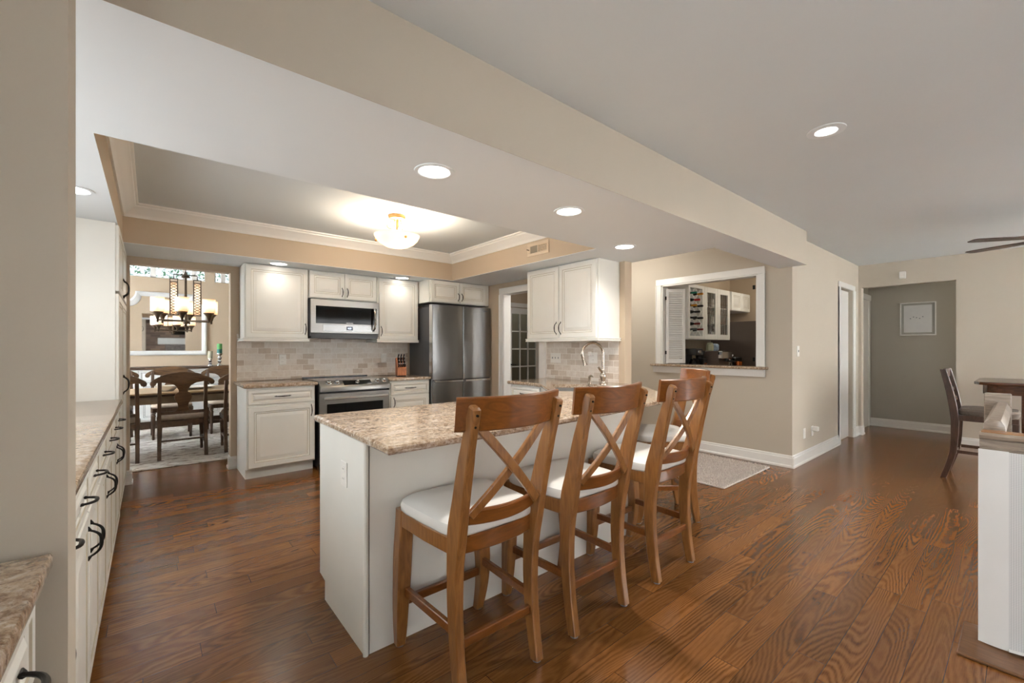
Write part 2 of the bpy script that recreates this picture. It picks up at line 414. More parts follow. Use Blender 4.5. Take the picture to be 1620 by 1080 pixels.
def interp(pts, n):
    out = []; m = len(pts)-1
    for i in range(m):
        p0, p1, p2, p3 = pts[max(i-1, 0)], pts[i], pts[i+1], pts[min(i+2, m)]
        for k in range(n):
            t = k/n
            out.append(tuple(.5*(2*b+(c-a)*t+(2*a-5*b+4*c-d)*t*t+(3*b-a-3*c+d)*t**3) for a, b, c, d in zip(p0, p1, p2, p3)))
    out.append(tuple(pts[-1])); return out
def text(name, body, size, mat, parent, loc, rot, ext=.0004):
    cu = bpy.data.curves.new(name, 'FONT'); cu.body = body; cu.size = size; cu.align_x = 'CENTER'; cu.align_y = 'CENTER'; cu.extrude = ext
    t = bpy.data.objects.new(name, cu); COL.objects.link(t)
    dg = bpy.context.evaluated_depsgraph_get(); me = bpy.data.meshes.new_from_object(t.evaluated_get(dg))
    bpy.data.objects.remove(t, do_unlink=True)
    me.materials.clear(); me.materials.append(mat)
    o = bpy.data.objects.new(name, me); COL.objects.link(o); o.parent = parent; o.location = loc; o.rotation_euler = rot
    return o

# ================================================================== STRUCTURE
HC = 2.475      # living ceiling
HS = 2.13       # kitchen soffit
HT = 2.45       # tray ceiling
struct(MB().box(-3, 10, -4, 9.6, -.1, 0).obj('floor', M['floor']))
struct(MB().box(-.92, 8.10, -3.7, 1.6, HC, HC+.1).obj('ceiling', M['ceil']))
struct(MB().box(3.6, 8.0, 1.6, 6.4, HC, HC+.1).obj('ceiling_hallway', M['ceil']))
struct(MB().box(8.10, 9.3, -1.4, 3.0, HC, HC+.1).obj('ceiling_far_hall', M['ceil']))
struct(MB().box(-1.92, 2.72, 5.38, 9.4, 3.05, 3.15).obj('ceiling_dining', M['ceil']))
struct(MB().box(-.92, 3.6, 1.6, 5.38, HT, HT+.1).obj('ceiling_tray', M['ceil']))
# dropped soffit ring round the tray: beige sides, white underside
sf = MB()
TX0, TX1, TY0, TY1 = -.175, 2.965, 2.40, 4.735
for b in ((-.8, 3.6, 1.47, TY0), (-.8, 3.6, TY1, 5.38), (-.8, TX0, TY0, TY1), (TX1, 3.6, TY0, TY1), (3.6, 5.207, 1.47, 1.73), (3.6, 3.71, 1.73, 2.56)):
    sf.box(*b, HS+.004, HT, mi=0); sf.box(*b, HS, HS+.004, mi=1)
sf.box(-.8, 5.207, 1.47, 1.6, HT, HC, mi=0)
struct(sf.obj('ceiling_beam', [M['wallk'], M['soffit']]))
sf2 = MB().box(-.8, 5.207, 1.4683, 1.4697, HS, HC); struct(sf2.obj('wall_beam_face', M['wall']))
# crown moulding round the tray
prof = [(.0, 2.345), (.012, 2.345), (.016, 2.358), (.03, 2.372), (.058, 2.402), (.082, 2.42), (.085, 2.432), (.098, 2.438), (.1, HT)]
rings = [[(TX0+d, TY0+d, z), (TX1-d, TY0+d, z), (TX1-d, TY1-d, z), (TX0+d, TY1-d, z)] for d, z in prof]
struct(MB().loft(rings, False).obj('trim_1', M['trim']))

def wall(name, boxes, m):
    b = MB()
    for q in boxes: b.box(*q)
    return struct(b.obj(name, m))
wall('wall_left', [(-.92, -.8, -3.7, -2.5, 0, HC), (-.92, -.8, -.5, 1.4, 0, HC), (-.92, -.8, 3.7, 5.38, 0, HC), (-.92, -.8, 1.4, 3.7, 0, 1.06), (-.92, -.8, 1.4, 3.7, 2.05, HC), (-.92, -.8, -2.5, -.5, 0, .6), (-.92, -.8, -2.5, -.5, 2.2, HC)], M['wall'])
wall('wall_dining_left', [(-1.92, -1.8, 5.5, 6.7, 0, 3.05), (-1.92, -1.8, 8.3, 9.25, 0, 3.05), (-1.92, -1.8, 6.7, 8.3, 0, .75), (-1.92, -1.8, 6.7, 8.3, 2.25, 3.05)], M['wallk'])
wall('wall_partition', [(-.8, -.113, 1.10, 1.205, 0, HC)], M['wall'])
wall('wall_back', [(-1.92, -.15, 5.38, 5.50, 0, HC), (.645, 3.6, 5.38, 5.50, 0, HC), (-.15, .645, 5.38, 5.50, 2.06, HC), (-1.92, 2.6, 5.38, 5.5, HC, 3.05)], M['wallk'])
wall('wall_kitchen_right', [(3.6, 3.71, 2.56, 3.69, 0, HC), (3.6, 3.71, 4.56, 5.5, 0, HC), (3.6, 3.71, 3.69, 4.56, 2.06, HC)], M['wallk'])
wall('wall_passthrough', [(5.207, 5.327, 1.6, 1.94, 0, HC), (5.207, 5.327, 3.12, 4.2, 0, HC), (5.207, 5.327, 1.94, 3.12, 0, 1.03), (5.207, 5.327, 1.94, 3.12, 2.095, HC)], M['wall'])
wall('wall_short', [(5.327, 6.99, 1.6, 1.72, 0, HC), (7.66, 7.98, 1.6, 1.72, 0, HC), (6.99, 7.66, 1.6, 1.72, 2.08, HC)], M['wall'])
wall('wall_far', [(7.98, 8.10, -3.7, .595, 0, HC), (7.98, 8.10, 1.565, 1.72, 0, HC), (7.98, 8.10, .595, 1.565, 2.15, HC)], M['wall'])
wall('wall_far_hall', [(9.08, 9.2, -1.4, 3.0, 0, HC), (8.10, 9.08, -1.4, -1.3, 0, HC), (8.10, 9.08, 1.69, 1.8, 0, HC)], M['wallh'])
wall('wall_rear', [(-.92, 3.4, -3.82, -3.7, 0, HC), (5.8, 6.3, -3.82, -3.7, 0, HC), (7.5, 8.1, -3.82, -3.7, 0, HC), (3.4, 5.8, -3.82, -3.7, 0, .6), (3.4, 5.8, -3.82, -3.7, 2.2, HC), (6.3, 7.5, -3.82, -3.7, 0, .6), (6.3, 7.5, -3.82, -3.7, 2.2, HC)], M['wall'])
wall('wall_bar_room', [(5.327, 7.6, 3.22, 3.32, 0, HC), (7.48, 7.6, 1.72, 3.22, 0, HC)], M['wallk'])
wall('wall_french_door', [(3.6, 5.09, 6.2, 6.3, 0, HC), (5.95, 6.7, 6.2, 6.3, 0, HC), (5.09, 5.95, 6.2, 6.3, 2.04, HC), (6.6, 6.7, 4.2, 6.2, 0, HC), (5.327, 6.7, 4.1, 4.2, 0, HC), (3.6, 3.71, 5.5, 6.2, 0, HC), (4.2, 6.7, 7.3, 7.4, 0, HC), (4.2, 4.3, 6.3, 7.3, 0, HC), (6.6, 6.7, 6.3, 7.3, 0, HC)], M['wallk'])
wall('wall_dining_right', [(2.6, 2.72, 5.5, 9.25, 0, 3.05)], M['wallk'])
wall('wall_dining_far', [(-1.92, 2.6, 9.25, 9.37, 0, 2.43), (-1.92, 2.6, 9.25, 9.37, 2.97, 3.05), (.735, .87, 9.25, 9.37, 2.43, 2.97)], M['wallk'])
struct(MB().box(6.99, 7.66, 1.72, 3.0, .001, .004).obj('floor_tile', M['tile_f']))

# windows: frames and panes
def window(name, x0, x1, z0, z1, y, axis='y', mull=2, fr=.05, dep=.06):
    b = MB(); g = MB()
    def bx(mb, u0, u1, w0, w1, d0, d1):
        if axis == 'y': mb.box(u0, u1, y+d0, y+d1, w0, w1)
        else: mb.box(y+d0, y+d1, u0, u1, w0, w1)
    bx(b, x0, x0+fr, z0, z1, 0, dep); bx(b, x1-fr, x1, z0, z1, 0, dep); bx(b, x0+fr, x1-fr, z0, z0+fr, 0, dep); bx(b, x0+fr, x1-fr, z1-fr, z1, 0, dep)
    for i in range(1, mull+1):
        u = x0+(x1-x0)*i/(mull+1); bx(b, u-.02, u+.02, z0+fr, z1-fr, 0, dep)
    bx(g, x0+fr, x1-fr, z0+fr, z1-fr, dep/2-.003, dep/2+.003)
    o = struct(b.obj(name, M['trim'])); g.obj('pane', M['pane'], o); return o
window('window_1', 3.4, 5.8, .6, 2.2, -3.79)
window('window_2', 6.3, 7.5, .6, 2.2, -3.79, mull=1)
window('window_3', -2.5, -.5, .6, 2.2, -.89, 'x')
window('window_4', 6.7, 8.3, .75, 2.25, -1.89, 'x')
window('window_7', 1.4, 3.7, 1.06, 2.05, -.89, 'x')
# clerestory over the dining wall
wb = MB(); wg = MB()
for a0, a1 in ((-1.8, -1.74), (-.8, -.74), (.0, .072), (.42, .46), (.55, .62)): wb.box(a0, a1, 9.27, 9.34, 2.43, 2.97)
wb.box(-1.74, .735, 9.27, 9.34, 2.43, 2.445); wb.box(-1.74, .735, 9.27, 9.34, 2.93, 2.97)
o5 = struct(wb.obj('window_5', M['trim'])); wg.box(-1.74, .735, 9.30, 9.305, 2.445, 2.93); wg.obj('pane', M['pane'], o5)
wb = MB(); wg = MB()
for a0, a1 in ((.87, .89), (.968, 1.036), (1.7, 1.76), (2.54, 2.6)): wb.box(a0, a1, 9.27, 9.34, 2.43, 2.97)
wb.box(.87, 2.6, 9.27, 9.34, 2.43, 2.445); wb.box(.87, 2.6, 9.27, 9.34, 2.93, 2.97)
o6 = struct(wb.obj('window_6', M['trim'])); wg.box(.89, 2.54, 9.30, 9.305, 2.445, 2.93); wg.obj('pane', M['pane'], o6)
# trees outside the clerestory
for nm, x0, x1, lab, gm in (('garden_tree', -2.4, .3, 'bright leafy tree outside the left dining clerestory panes', ['leaf', 'leaf2']), ('garden_tree', .3, 2.6, 'bright leafy tree outside the right dining clerestory panes', ['leaf2', 'leaf'])):
    rnd = random.Random(int(x0*10)+50); t = thing(nm, lab, 'tree', ((x0+x1)/2, 10.9, 0)); b = MB(); cx = (x0+x1)/2
    for i in range(2200):
        p = Vector((rnd.uniform(x0, x1)-cx, rnd.uniform(-.5, .5), rnd.uniform(2.2, 3.9)))
        u = Vector((rnd.gauss(0, 1), rnd.gauss(0, 1), rnd.gauss(0, 1))).normalized(); w = u.orthogonal().normalized(); r = rnd.uniform(.025, .06)
        b.add([p-u*r, p+w*r*.5, p+u*r, p-w*r*.5], [(0, 1, 2, 3)], rnd.choice((0, 1)))
    f = b.obj('foliage', [M[g] for g in gm], t); f['kind'] = 'stuff'
    MB().tube([(0, 0, -.1), (.05, .02, 1.2), (-.03, 0, 2.4), (.1, 0, 3.6)], [.11, .09, .07, .03], 10).obj('trunk', M['bronze'], t)
struct(MB().box(-3, 6, 9.6, 14, -.12, -.1).obj('ground_outside', M['leaf']))

# baseboards
def baseboard(name, segs, h=.13):
    b = MB()
    for x0, y0, x1, y1, nx, ny in segs:      # wall line and the outward normal
        d = Vector((nx, ny)); t = .014; q = .024
        pts = [(0, 0), (t+q*.35, 0), (t+q*.35, .018), (t, .028), (t, h-.03), (t*.6, h-.022), (t*.6, h-.008), (.003, h), (0, h)]
        rings = []
        for (x, y) in ((x0, y0), (x1, y1)): rings.append([(x+d.x*a, y+d.y*a, z) for a, z in pts])
        b.loft(rings)
    return struct(b.obj(name, M['trim']))
baseboard('baseboard_passthrough', [(5.207, 1.6-.02, 5.207, 4.2, -1, 0)])
baseboard('baseboard_short', [(5.207-.02, 1.6, 6.92, 1.6, 0, -1), (7.73, 1.6, 7.98, 1.6, 0, -1)])
baseboard('baseboard_far', [(7.98, 1.6, 7.98, 1.565-.02, -1, 0), (7.98-.02, 1.565, 8.1, 1.565, 0, -1), (7.98, .615, 7.98, -3.7, -1, 0), (7.96, .595, 8.1, .595, 0, 1)])
baseboard('baseboard_hall', [(9.08, 1.69, 9.08, -1.3, -1, 0)])
baseboard('baseboard_dining', [(-.2, 5.38, -.13, 5.38, 0, -1), (-.15, 5.36, -.15, 5.5, 1, 0), (.645, 5.36, .645, 5.5, -1, 0), (.625, 5.38, .70, 5.38, 0, -1), (-1.8, 9.25, 2.6, 9.25, 0, -1)])
# door casings
def casing(name, u0, u1, zt, plane, face, axis, w=.07, t=.018, z0=0.0, bottom=False):
    b = MB()
    def bx(a0, a1, c0, c1, d=t):
        lo, hi = sorted((plane, plane+face*d))
        if axis == 'y': b.box(a0, a1, lo, hi, c0, c1, .004)
        else: b.box(lo, hi, a0, a1, c0, c1, .004)
    bx(u0-w, u0, z0, zt); bx(u1, u1+w, z0, zt); bx(u0-w, u1+w, zt, zt+w)
    bx(u0-w, u0-w+.015, z0, zt, t+.008); bx(u1+w-.015, u1+w, z0, zt, t+.008)
    return struct(b.obj(name, M['trim']))
casing('trim_2', 6.99, 7.66, 2.08, 1.6, -1, 'y')
casing('trim_3', 1.94, 3.12, 2.095, 5.207, -1, 'x', w=.08, z0=1.062)
casing('trim_4', 3.78, 4.47, 1.98, 3.6, -1, 'x', w=.085)
casing('trim_5', 5.09, 5.95, 2.04, 6.2, -1, 'y', w=.08)
# hall door casing seen past the far opening
hb = MB()
hb.box(8.12, 8.20, 1.66, 1.69, 0, 2.06, .004).box(8.20, 8.98, 1.675, 1.69, 0, 2.04).box(8.98, 9.07, 1.66, 1.69, 0, 2.06, .004).box(8.12, 9.07, 1.65, 1.69, 2.04, 2.13, .004)
struct(hb.obj('door_3', M['trim']))
# opening jamb liners of the kitchen doorway
b = MB(); b.box(3.59, 3.72, 3.69, 3.78, 0, 1.98).box(3.59, 3.72, 4.47, 4.56, 0, 1.98).box(3.59, 3.72, 3.69, 4.56, 1.98, 2.06)
struct(b.obj('trim_6', M['trim']))
# pass-through jamb liner
b = MB(); b.box(5.2, 5.335, 1.93, 1.955, 1.062, 2.095).box(5.2, 5.335, 3.105, 3.13, 1.062, 2.095).box(5.2, 5.335, 1.93, 3.13, 2.08, 2.105)
struct(b.obj('trim_7', M['trim']))
# pocket door, partly closed, in the short wall
d1 = MB().box(7.10, 7.64, 1.645, 1.68, .01, 2.07, .003); d1 = struct(d1.obj('door_1', M['trim']))
MB().box(7.20, 7.235, 1.64, 1.646, .90, 1.0).obj('door_pull', M['black'], d1)
# french door
fd = MB(); X0, X1, Y0, Y1 = 5.10, 5.94, 6.225, 6.265
fd.box(X0, X0+.11, Y0, Y1, .01, 2.03).box(X1-.11, X1, Y0, Y1, .01, 2.03).box(X0+.11, X1-.11, Y0, Y1, 1.92, 2.03).box(X0+.11, X1-.11, Y0, Y1, .01, .25)
for i in (1, 2):
    x = X0+.11+(X1-X0-.22)*i/3; fd.box(x-.011, x+.011, Y0+.003, Y1-.003, .25, 1.92)
for i in range(1, 5):
    z = .25+1.67*i/5; fd.box(X0+.11, X1-.11, Y0+.004, Y1-.004, z-.011, z+.011)
door2 = struct(fd.obj('door_2', M['trim']))
MB().box(X0+.11, X1-.11, 6.243, 6.247, .25, 1.92).obj('pane', M['paned'], door2)
MB().cyl((X0+.055, Y0, .96), (X0+.055, Y0-.05, .96), .028, .012).tube([(X0+.055, Y0-.05, .96), (X0+.10, Y0-.055, .965), (X0+.17, Y0-.05, .955)], .01).obj('handle', M['black'], door2)
MB().box(X1-.005, X1+.012, Y0-.008, Y0, 1.2, 1.3).box(X1-.005, X1+.012, Y0-.008, Y0, 1.75, 1.85).obj('hinge', M['black'], door2)

# ================================================================== CABINET PARTS
def panel(b, x0, x1, z0, z1, y=0.0, t=.02, fr=.055, plain=False):
    """raised-panel front; body faces -y; groove ring uses slot 1"""
    w, h = x1-x0, z1-z0; fr = min(fr, w*.22, h*.27)
    k = min(1.0, min(w, h)/.25)
    steps = [(0, y, 0), (0, y-t+.004, 0), (.004, y-t, 0), (fr-.010*k, y-t, 0), (fr-.006*k, y-t+.0035, 1), (fr-.003*k, y-t+.0035, 0), (fr+.008*k, y-t+.007, 0), (fr+.012*k, y-t+.009, 1), (fr+.016*k, y-t+.009, 0), (fr+.040*k, y-t+.002, 0), (fr+.043*k, y-t+.001, 0)]
    R = [[(x0+d, yy, z0+d), (x1-d, yy, z0+d), (x1-d, yy, z1-d), (x0+d, yy, z1-d)] for d, yy, _ in steps]
    for i in range(len(R)-1): b.loft([R[i], R[i+1]], False, steps[i+1][2])
    b.add(R[-1], [(0, 1, 2, 3)]); b.add(R[0], [(3, 2, 1, 0)])
    return b
def pull(b, x, y, z, L=.11, vert=True, out=.030, r=.0046):
    pts = []
    for i in range(15):
        s = -1+2*i/14; a = s*L/2; o = out*(1-abs(s)**3.2)+.003
        pts.append((x, y-o, z+a) if vert else (x+a, y-o, z))
    b.tube(pts, [r*(.72+.5*(1-abs(-1+2*i/14))) for i in range(15)], 8)
    for s in (-1, 1):
        a, e = s*L*.5, s*L*.64
        b.tube([(x, y-.004, z+a*.93), (x, y-.0045, z+a), (x, y-.001, z+e)] if vert else [(x+a*.93, y-.004, z), (x+a, y-.0045, z), (x+e, y-.001, z)], [r*1.1, r*1.1, .0015], 8)
    return b
def cabinet(name, label, loc, rotz, w, d, z0, z1, fronts, kick=0, group=None, rail=None, fill=0.0, cat='cabinet'):
    t = thing(name, label, cat, loc, rotz, group)
    b = MB(); b.box(0, w, 0, d, z0+kick, z1)
    b.obj('body', [M['cab']], t)
    if kick: MB().box(.0, w, .075, d, z0, z0+kick).obj('toe_kick', M['cab'], t)
    if rail:
        q = MB(); e0, e1 = rail
        q.box(-e0, w+e1, -.034, d, z0-.012, z0, .003).box(-e0*.5, w+e1*.5, -.027, d, z0-.022, z0-.012).box(-e0, w+e1, -.032, d, z0-.034, z0-.022, .003)
        q.obj('light_rail', M['cab'], t)
    for f in fronts:
        kind, x0, x1, a0, a1 = f[:5]; h = f[5] if len(f) > 5 else None
        p = panel(MB(), x0+.002, x1-.002, a0+.002, a1-.002, 0, .02, f[6] if len(f) > 6 else (.058 if kind == 'door' else .032)).obj(kind, [M['cab'], M['glaze']], t)
        if h:
            hb_ = MB(); pull(hb_, h[0], -.02, h[1], h[3] if len(h) > 3 else .1, h[2] == 'v')
            hb_.obj('handle', M['black'], p)
    return t

# ================================================================== BACK WALL RUN
YF = 4.775
cabinet('base_cabinet', 'cream base cabinet with one drawer left of the range', (.70, YF, 0), 0, .615, .59, 0, .885,
        [('drawer', .01, .61, .72, .865, (.31, .795, 'h', .12)), ('door', .01, .61, .115, .705, (.575, .63, 'v', .1))], .105)
cabinet('base_cabinet', 'cream base cabinet between the range and the refrigerator', (2.115, YF, 0), 0, .535, .59, 0, .885,
        [('drawer', .03, .53, .72, .865, (.28, .795, 'h', .12)), ('door', .03, .53, .115, .705, (.065, .63, 'v', .1))], .105)
def slab(name, label, poly, z0=.885, z1=.918):
    return tag(MB().prism(poly, z0, z1, 'z', .008).obj(name, M['granite']), label, 'countertop')
slab('granite_worktop', 'short granite worktop left of the range', [(.672, 4.735), (1.333, 4.735), (1.333, 5.372), (.672, 5.372)])
slab('granite_worktop', 'short granite worktop carrying the knife block', [(2.108, 4.735), (2.658, 4.735), (2.658, 5.372), (2.108, 5.372)])
tag(MB().box(.70, 2.66, 5.37, 5.379, .92, 1.42).obj('tile_backsplash', M['tileX']), 'travertine subway tile backsplash behind the range', 'backsplash')
cabinet('wall_cabinet', 'large single-door cream wall cabinet left of the microwave', (.725, 5.06, 0), 0, .597, .318, 1.372, 2.128,
        [('door', .004, .594, 1.374, 2.122, (.565, 1.475, 'v', .1))], rail=(.02, .012))
cabinet('wall_cabinet', 'small two-door cream cabinet above the microwave', (1.328, 5.06, 0), 0, .768, .318, 1.822, 2.128,
        [('door', .004, .384, 1.826, 2.122, (.355, 1.905, 'v', .085)), ('door', .384, .764, 1.826, 2.122, (.413, 1.905, 'v', .085))])
cabinet('wall_cabinet', 'single-door cream wall cabinet between microwave and refrigerator', (2.102, 5.06, 0), 0, .548, .318, 1.372, 2.128,
        [('door', .02, .54, 1.374, 2.122, (.045, 1.475, 'v', .1))], rail=(.012, 0))
cabinet('wall_cabinet', 'deep two-door cream cabinet above the refrigerator', (2.662, 4.79, 0), 0, .925, .588, 1.845, 2.128,
        [('door', .02, .44, 1.85, 2.122, (.415, 1.93, 'v', .085)), ('door', .445, .865, 1.85, 2.122, (.47, 1.93, 'v', .085))])

# range
R = thing('kitchen_range', 'stainless slide-in range with glass oven door', 'stove', (1.34, 4.715, 0))
w = .76
MB().box(.012, w-.012, .04, .645, .02, .9).obj('body', M['side'], R)
MB().box(0, w, .03, .655, .90, .922, .004).box(0, w, .64, .655, .922, .932).obj('cooktop', M['glassblk'], R)
MB().prism([(.05, .925), (.035, .925), (-.045, .868), (-.05, .858), (-.05, .815), (.05, .80)], 0, w, 'x', .003).obj('control_panel', M['steel'], R)
nrm = Vector((0, -.057, .08)).normalized(); fz = Vector((0, -.08, -.057)).normalized()
def onp(x, s): return Vector((x, .035, .925))+fz*s
ds = MB(); dn = -nrm if nrm.y > 0 else nrm
dn = Vector((0, -.58, .815))
for a0, a1, mi in ((.245, .55, 0),):
    c = [onp(a0, .012)+dn*.001, onp(a1, .012)+dn*.001, onp(a1, .088)+dn*.001, onp(a0, .088)+dn*.001]; ds.add(c+[p-dn*.004 for p in c], [(0, 1, 2, 3), (7, 6, 5, 4), (0, 4, 5, 1), (1, 5, 6, 2), (2, 6, 7, 3), (3, 7, 4, 0)])
ds.obj('display_panel', M['glassblk'], R)
for x in (.09, .175, .62, .70, .395):
    c = onp(x, .05); sc = .75 if x == .395 else 1
    kb = MB().tube([c, c+dn*.008, c+dn*.010, c+dn*.03*sc, c+dn*.033*sc], [.028*sc, .028*sc, .021*sc, .019*sc, .012*sc], 18)
    kb.box(x-.004, x+.004, c.y+dn.y*.03-.018*sc, c.y+dn.y*.03+.010, c.z+dn.z*.026, c.z+dn.z*.036, .002)
    kb.obj('knob', M['chrome'], R)
MB().box(.0, w, -.012, .04, .22, .795, .004).obj('oven_door', M['steel'], R)
od = R.children[-1]
MB().box(.075, w-.075, -.0145, -.011, .30, .68).obj('oven_window', M['glassblk'], od)
hb_ = MB().box(.03, w-.03, -.068, -.048, .728, .758, .006)
for x in (.05, w-.05): hb_.box(x-.012, x+.012, -.05, -.012, .732, .754)
hb_.obj('handle', M['chrome'], od)
MB().box(.0, w, -.012, .04, .06, .212, .004).obj('warming_drawer', M['steel'], R)
MB().box(-.005, 0, .0, .05, .0, .9).box(w, w+.005, .0, .05, .0, .9).box(.02, w-.02, .06, .5, 0, .06).obj('side_trim', M['blackp'], R)

# microwave
Q = thing('microwave', 'stainless over-the-range microwave with black window', 'microwave', (1.328, 4.985, 1.40))
w, h = .768, .41
MB().box(0, w, .02, .38, .0, h).obj('body', M['side'], Q)
MB().box(.0, w, .0, .02, .035, h, .004).obj('front_panel', M['steel'], Q)
MB().box(.01, w-.01, .01, .38, -.022, .034).obj('underside_grille', M['blackp'], Q)
MB().box(.055, w-.03, -.004, .001, .142, .335, .001).obj('window', M['glassblk'], Q)
MB().box(.13, w-.085, -.003, .001, .056, .128, .001).obj('control_strip', M['steelv'], Q)
MB().box(.385, .455, -.0045, -.0025, .072, .112).obj('clock_display', simple('dark_blue_display', '#1c2338', .2), Q)
MB().tube(interp([(w-.07, -.01, .075), (w-.068, -.045, .105), (w-.066, -.055, .2), (w-.068, -.045, .31), (w-.07, -.01, .335)], 4), .011, 10).obj('handle', M['chrome'], Q)
text('brand_lettering', 'SAMSUNG', .017, M['white_p'], Q, (.42, -.0045, .151), (pi/2, 0, 0))
text('clock_digits', '4:21', .026, M['clock'], Q, (.42, -.005, .092), (pi/2, 0, 0))

# refrigerator
F = thing('refrigerator', 'stainless four-door refrigerator beside the doorway', 'refrigerator', (2.672, 4.72, 0))
w = .905
MB().box(.012, w-.012, .085, .64, .03, 1.79).obj('body', M['side'], F)
MB().box(.03, w-.03, .12, .6, 0, .03).obj('base_grille', M['blackp'], F)
def fdoor(x0, x1, z0, z1):
    n = 10; pf = [(x0, .08), (x0, .012)]
    for i in range(n+1):
        s = i/n; pf.append((x0+.006+(x1-x0-.012)*s, .004-.014*sin(pi*s)**.6))
    pf += [(x1, .012), (x1, .08)]
    return MB().prism(pf, z0, z1, 'z')
for x0, x1, z0, z1 in ((.0, .4505, .872, 1.812), (.4545, w, .872, 1.812), (.0, .4505, .04, .862), (.4545, w, .04, .862)):
    d = fdoor(x0, x1, z0, z1).obj('door', M['steelv'], F)
    if z1 < 1:
        MB().box(x0+.03, x1-.004, -.016, .0, z1-.026, z1-.002, .003).obj('handle_strip', M['chrome'], d)
    else:
        MB().box(x0+.03, x1-.03, -.008, .01, z0-.009, z0).obj('grip', M['blackp'], d)
MB().box(-.002, .0, .005, .08, .04, 1.81).obj('edge_trim', M['chrome'], F)
MB().box(.02, .13, .1, .3, 1.79, 1.82, .004).obj('hinge_cover', M['blackp'], F); MB().box(w-.13, w-.02, .1, .3, 1.79, 1.82, .004).obj('hinge_cover', M['blackp'], F)
text('brand_lettering', 'SAMSUNG', .02, M['side'], F, (.80, -.0085, 1.765), (pi/2, 0, 0))

# knife block
K = thing('knife_block', 'reddish wooden knife block full of black knives', 'knife block', (2.40, 5.03, .9185), radians(-14))
pr = [(-.07, .012), (-.07, .10), (.045, .23), (.075, .215), (.075, .012)]
MB().prism(pr, -.055, .055, 'x', .003).obj('block', M['block'], K)
MB().box(-.05, .05, -.06, .065, 0, .012).obj('base', M['blackp'], K)
ax = Vector((0, -.62, .78)); sl = Vector((0, .115, .13)).normalized()
for r in range(4):
    for c in range(3 if r else 4):
        x = (-.036+.024*c) if not r else (-.033+.033*c)
        p = Vector((x, -.07, .10))+sl*(.025+r*.037); L = .05+.016*r
        kb = MB().tube([p, p+ax*L*.5, p+ax*L], [.0085, .0095, .008], 8)
        kn = kb.obj('knife_handle', M['blackp'], K)
        MB().cyl(p+ax*L, p+ax*(L+.004), .009, .009, 8).obj('end_cap', M['chrome'], kn)

# wall plates
def plate(name, label, loc, rotz, w=.072, h=.115, kind='outlet', cat='outlet', mat='white_p'):
    t = thing(name, label, cat, loc, rotz)
    MB().box(-w/2, w/2, -.006, 0, -h/2, h/2, .003).obj('plate', M[mat], t)
    if kind == 'outlet':
        for s in (-1, 1):
            MB().box(-.015, .015, -.0075, -.0055, s*.022-.013, s*.022+.013, .001).obj('socket', M[mat], t)
            q = t.children[-1]
            MB().box(-.007, -.005, -.0079, -.007, s*.022-.002, s*.022+.006).box(.005, .007, -.0079, -.007, s*.022-.002, s*.022+.006).obj('slot', M['dark'], q)
    elif kind == 'rocker':
        MB().box(-.016, .016, -.009, -.0055, -.033, .033, .002).obj('rocker', M[mat], t)
    else:
        for i in range(kind):
            x = (i-(kind-1)/2)*.046
            MB().box(x-.005, x+.005, -.012, -.0055, -.008, .012, .002).obj('toggle', M['felt'], t)
    return t
plate('wall_outlet', 'white duplex outlet in tile left of the range', (1.137, 5.37, 1.14), 0)
plate('wall_switch', 'white rocker switch in tile left of the knife block', (2.322, 5.37, 1.14), 0, kind='rocker', cat='switch')
plate('wall_switch', 'white triple toggle switch plate at left of the sink tile', (3.59, 3.50, 1.155), radians(-90), w=.165, kind=3, cat='switch')
o_ = plate('wall_outlet', 'white double plate outlet behind the faucet', (3.59, 2.95, 1.165), radians(-90), w=.12)
MB().box(-.045, -.012, -.04, -.007, .02, .065, .006).obj('plugged_adapter', M['white_p'], o_)
plate('wall_outlet', 'cream outlet on the near end panel of the peninsula', (.6757, 1.99, .70), radians(-90))
plate('wall_switch', 'white toggle switch on the wall by the pocket door', (5.375, 1.5995, 1.235), 0, kind=1, cat='switch')
plate('wall_outlet', 'white blank plate low on the short wall, left one', (5.58, 1.5995, .32), 0, kind='rocker')
o_ = plate('wall_outlet', 'white outlet with a plugged-in adapter low on the short wall', (5.85, 1.5995, .315), 0)
MB().box(-.012, .05, -.06, -.008, .0, .05, .006).obj('plugged_adapter', M['white_p'], o_)

# ================================================================== RIGHT RUN AND PENINSULA
cabinet('wall_cabinet', 'two-door cream wall cabinet above the sink', (3.27, 3.622, 0), radians(-90), 1.0, .328, 1.372, 2.128,
        [('door', .004, .49, 1.374, 2.122, (.462, 1.475, 'v', .11)), ('door', .495, .985, 1.374, 2.122, (.525, 1.475, 'v', .11))], rail=(.012, .022))
tag(MB().box(3.59, 3.599, 2.63, 3.68, .92, 1.34).obj('tile_backsplash', M['tileY']), 'pale travertine tile backsplash behind the faucet', 'backsplash')
struct(MB().box(3.578, 3.6, 3.655, 3.70, .92, 1.40).obj('trim_8', M['trim']))

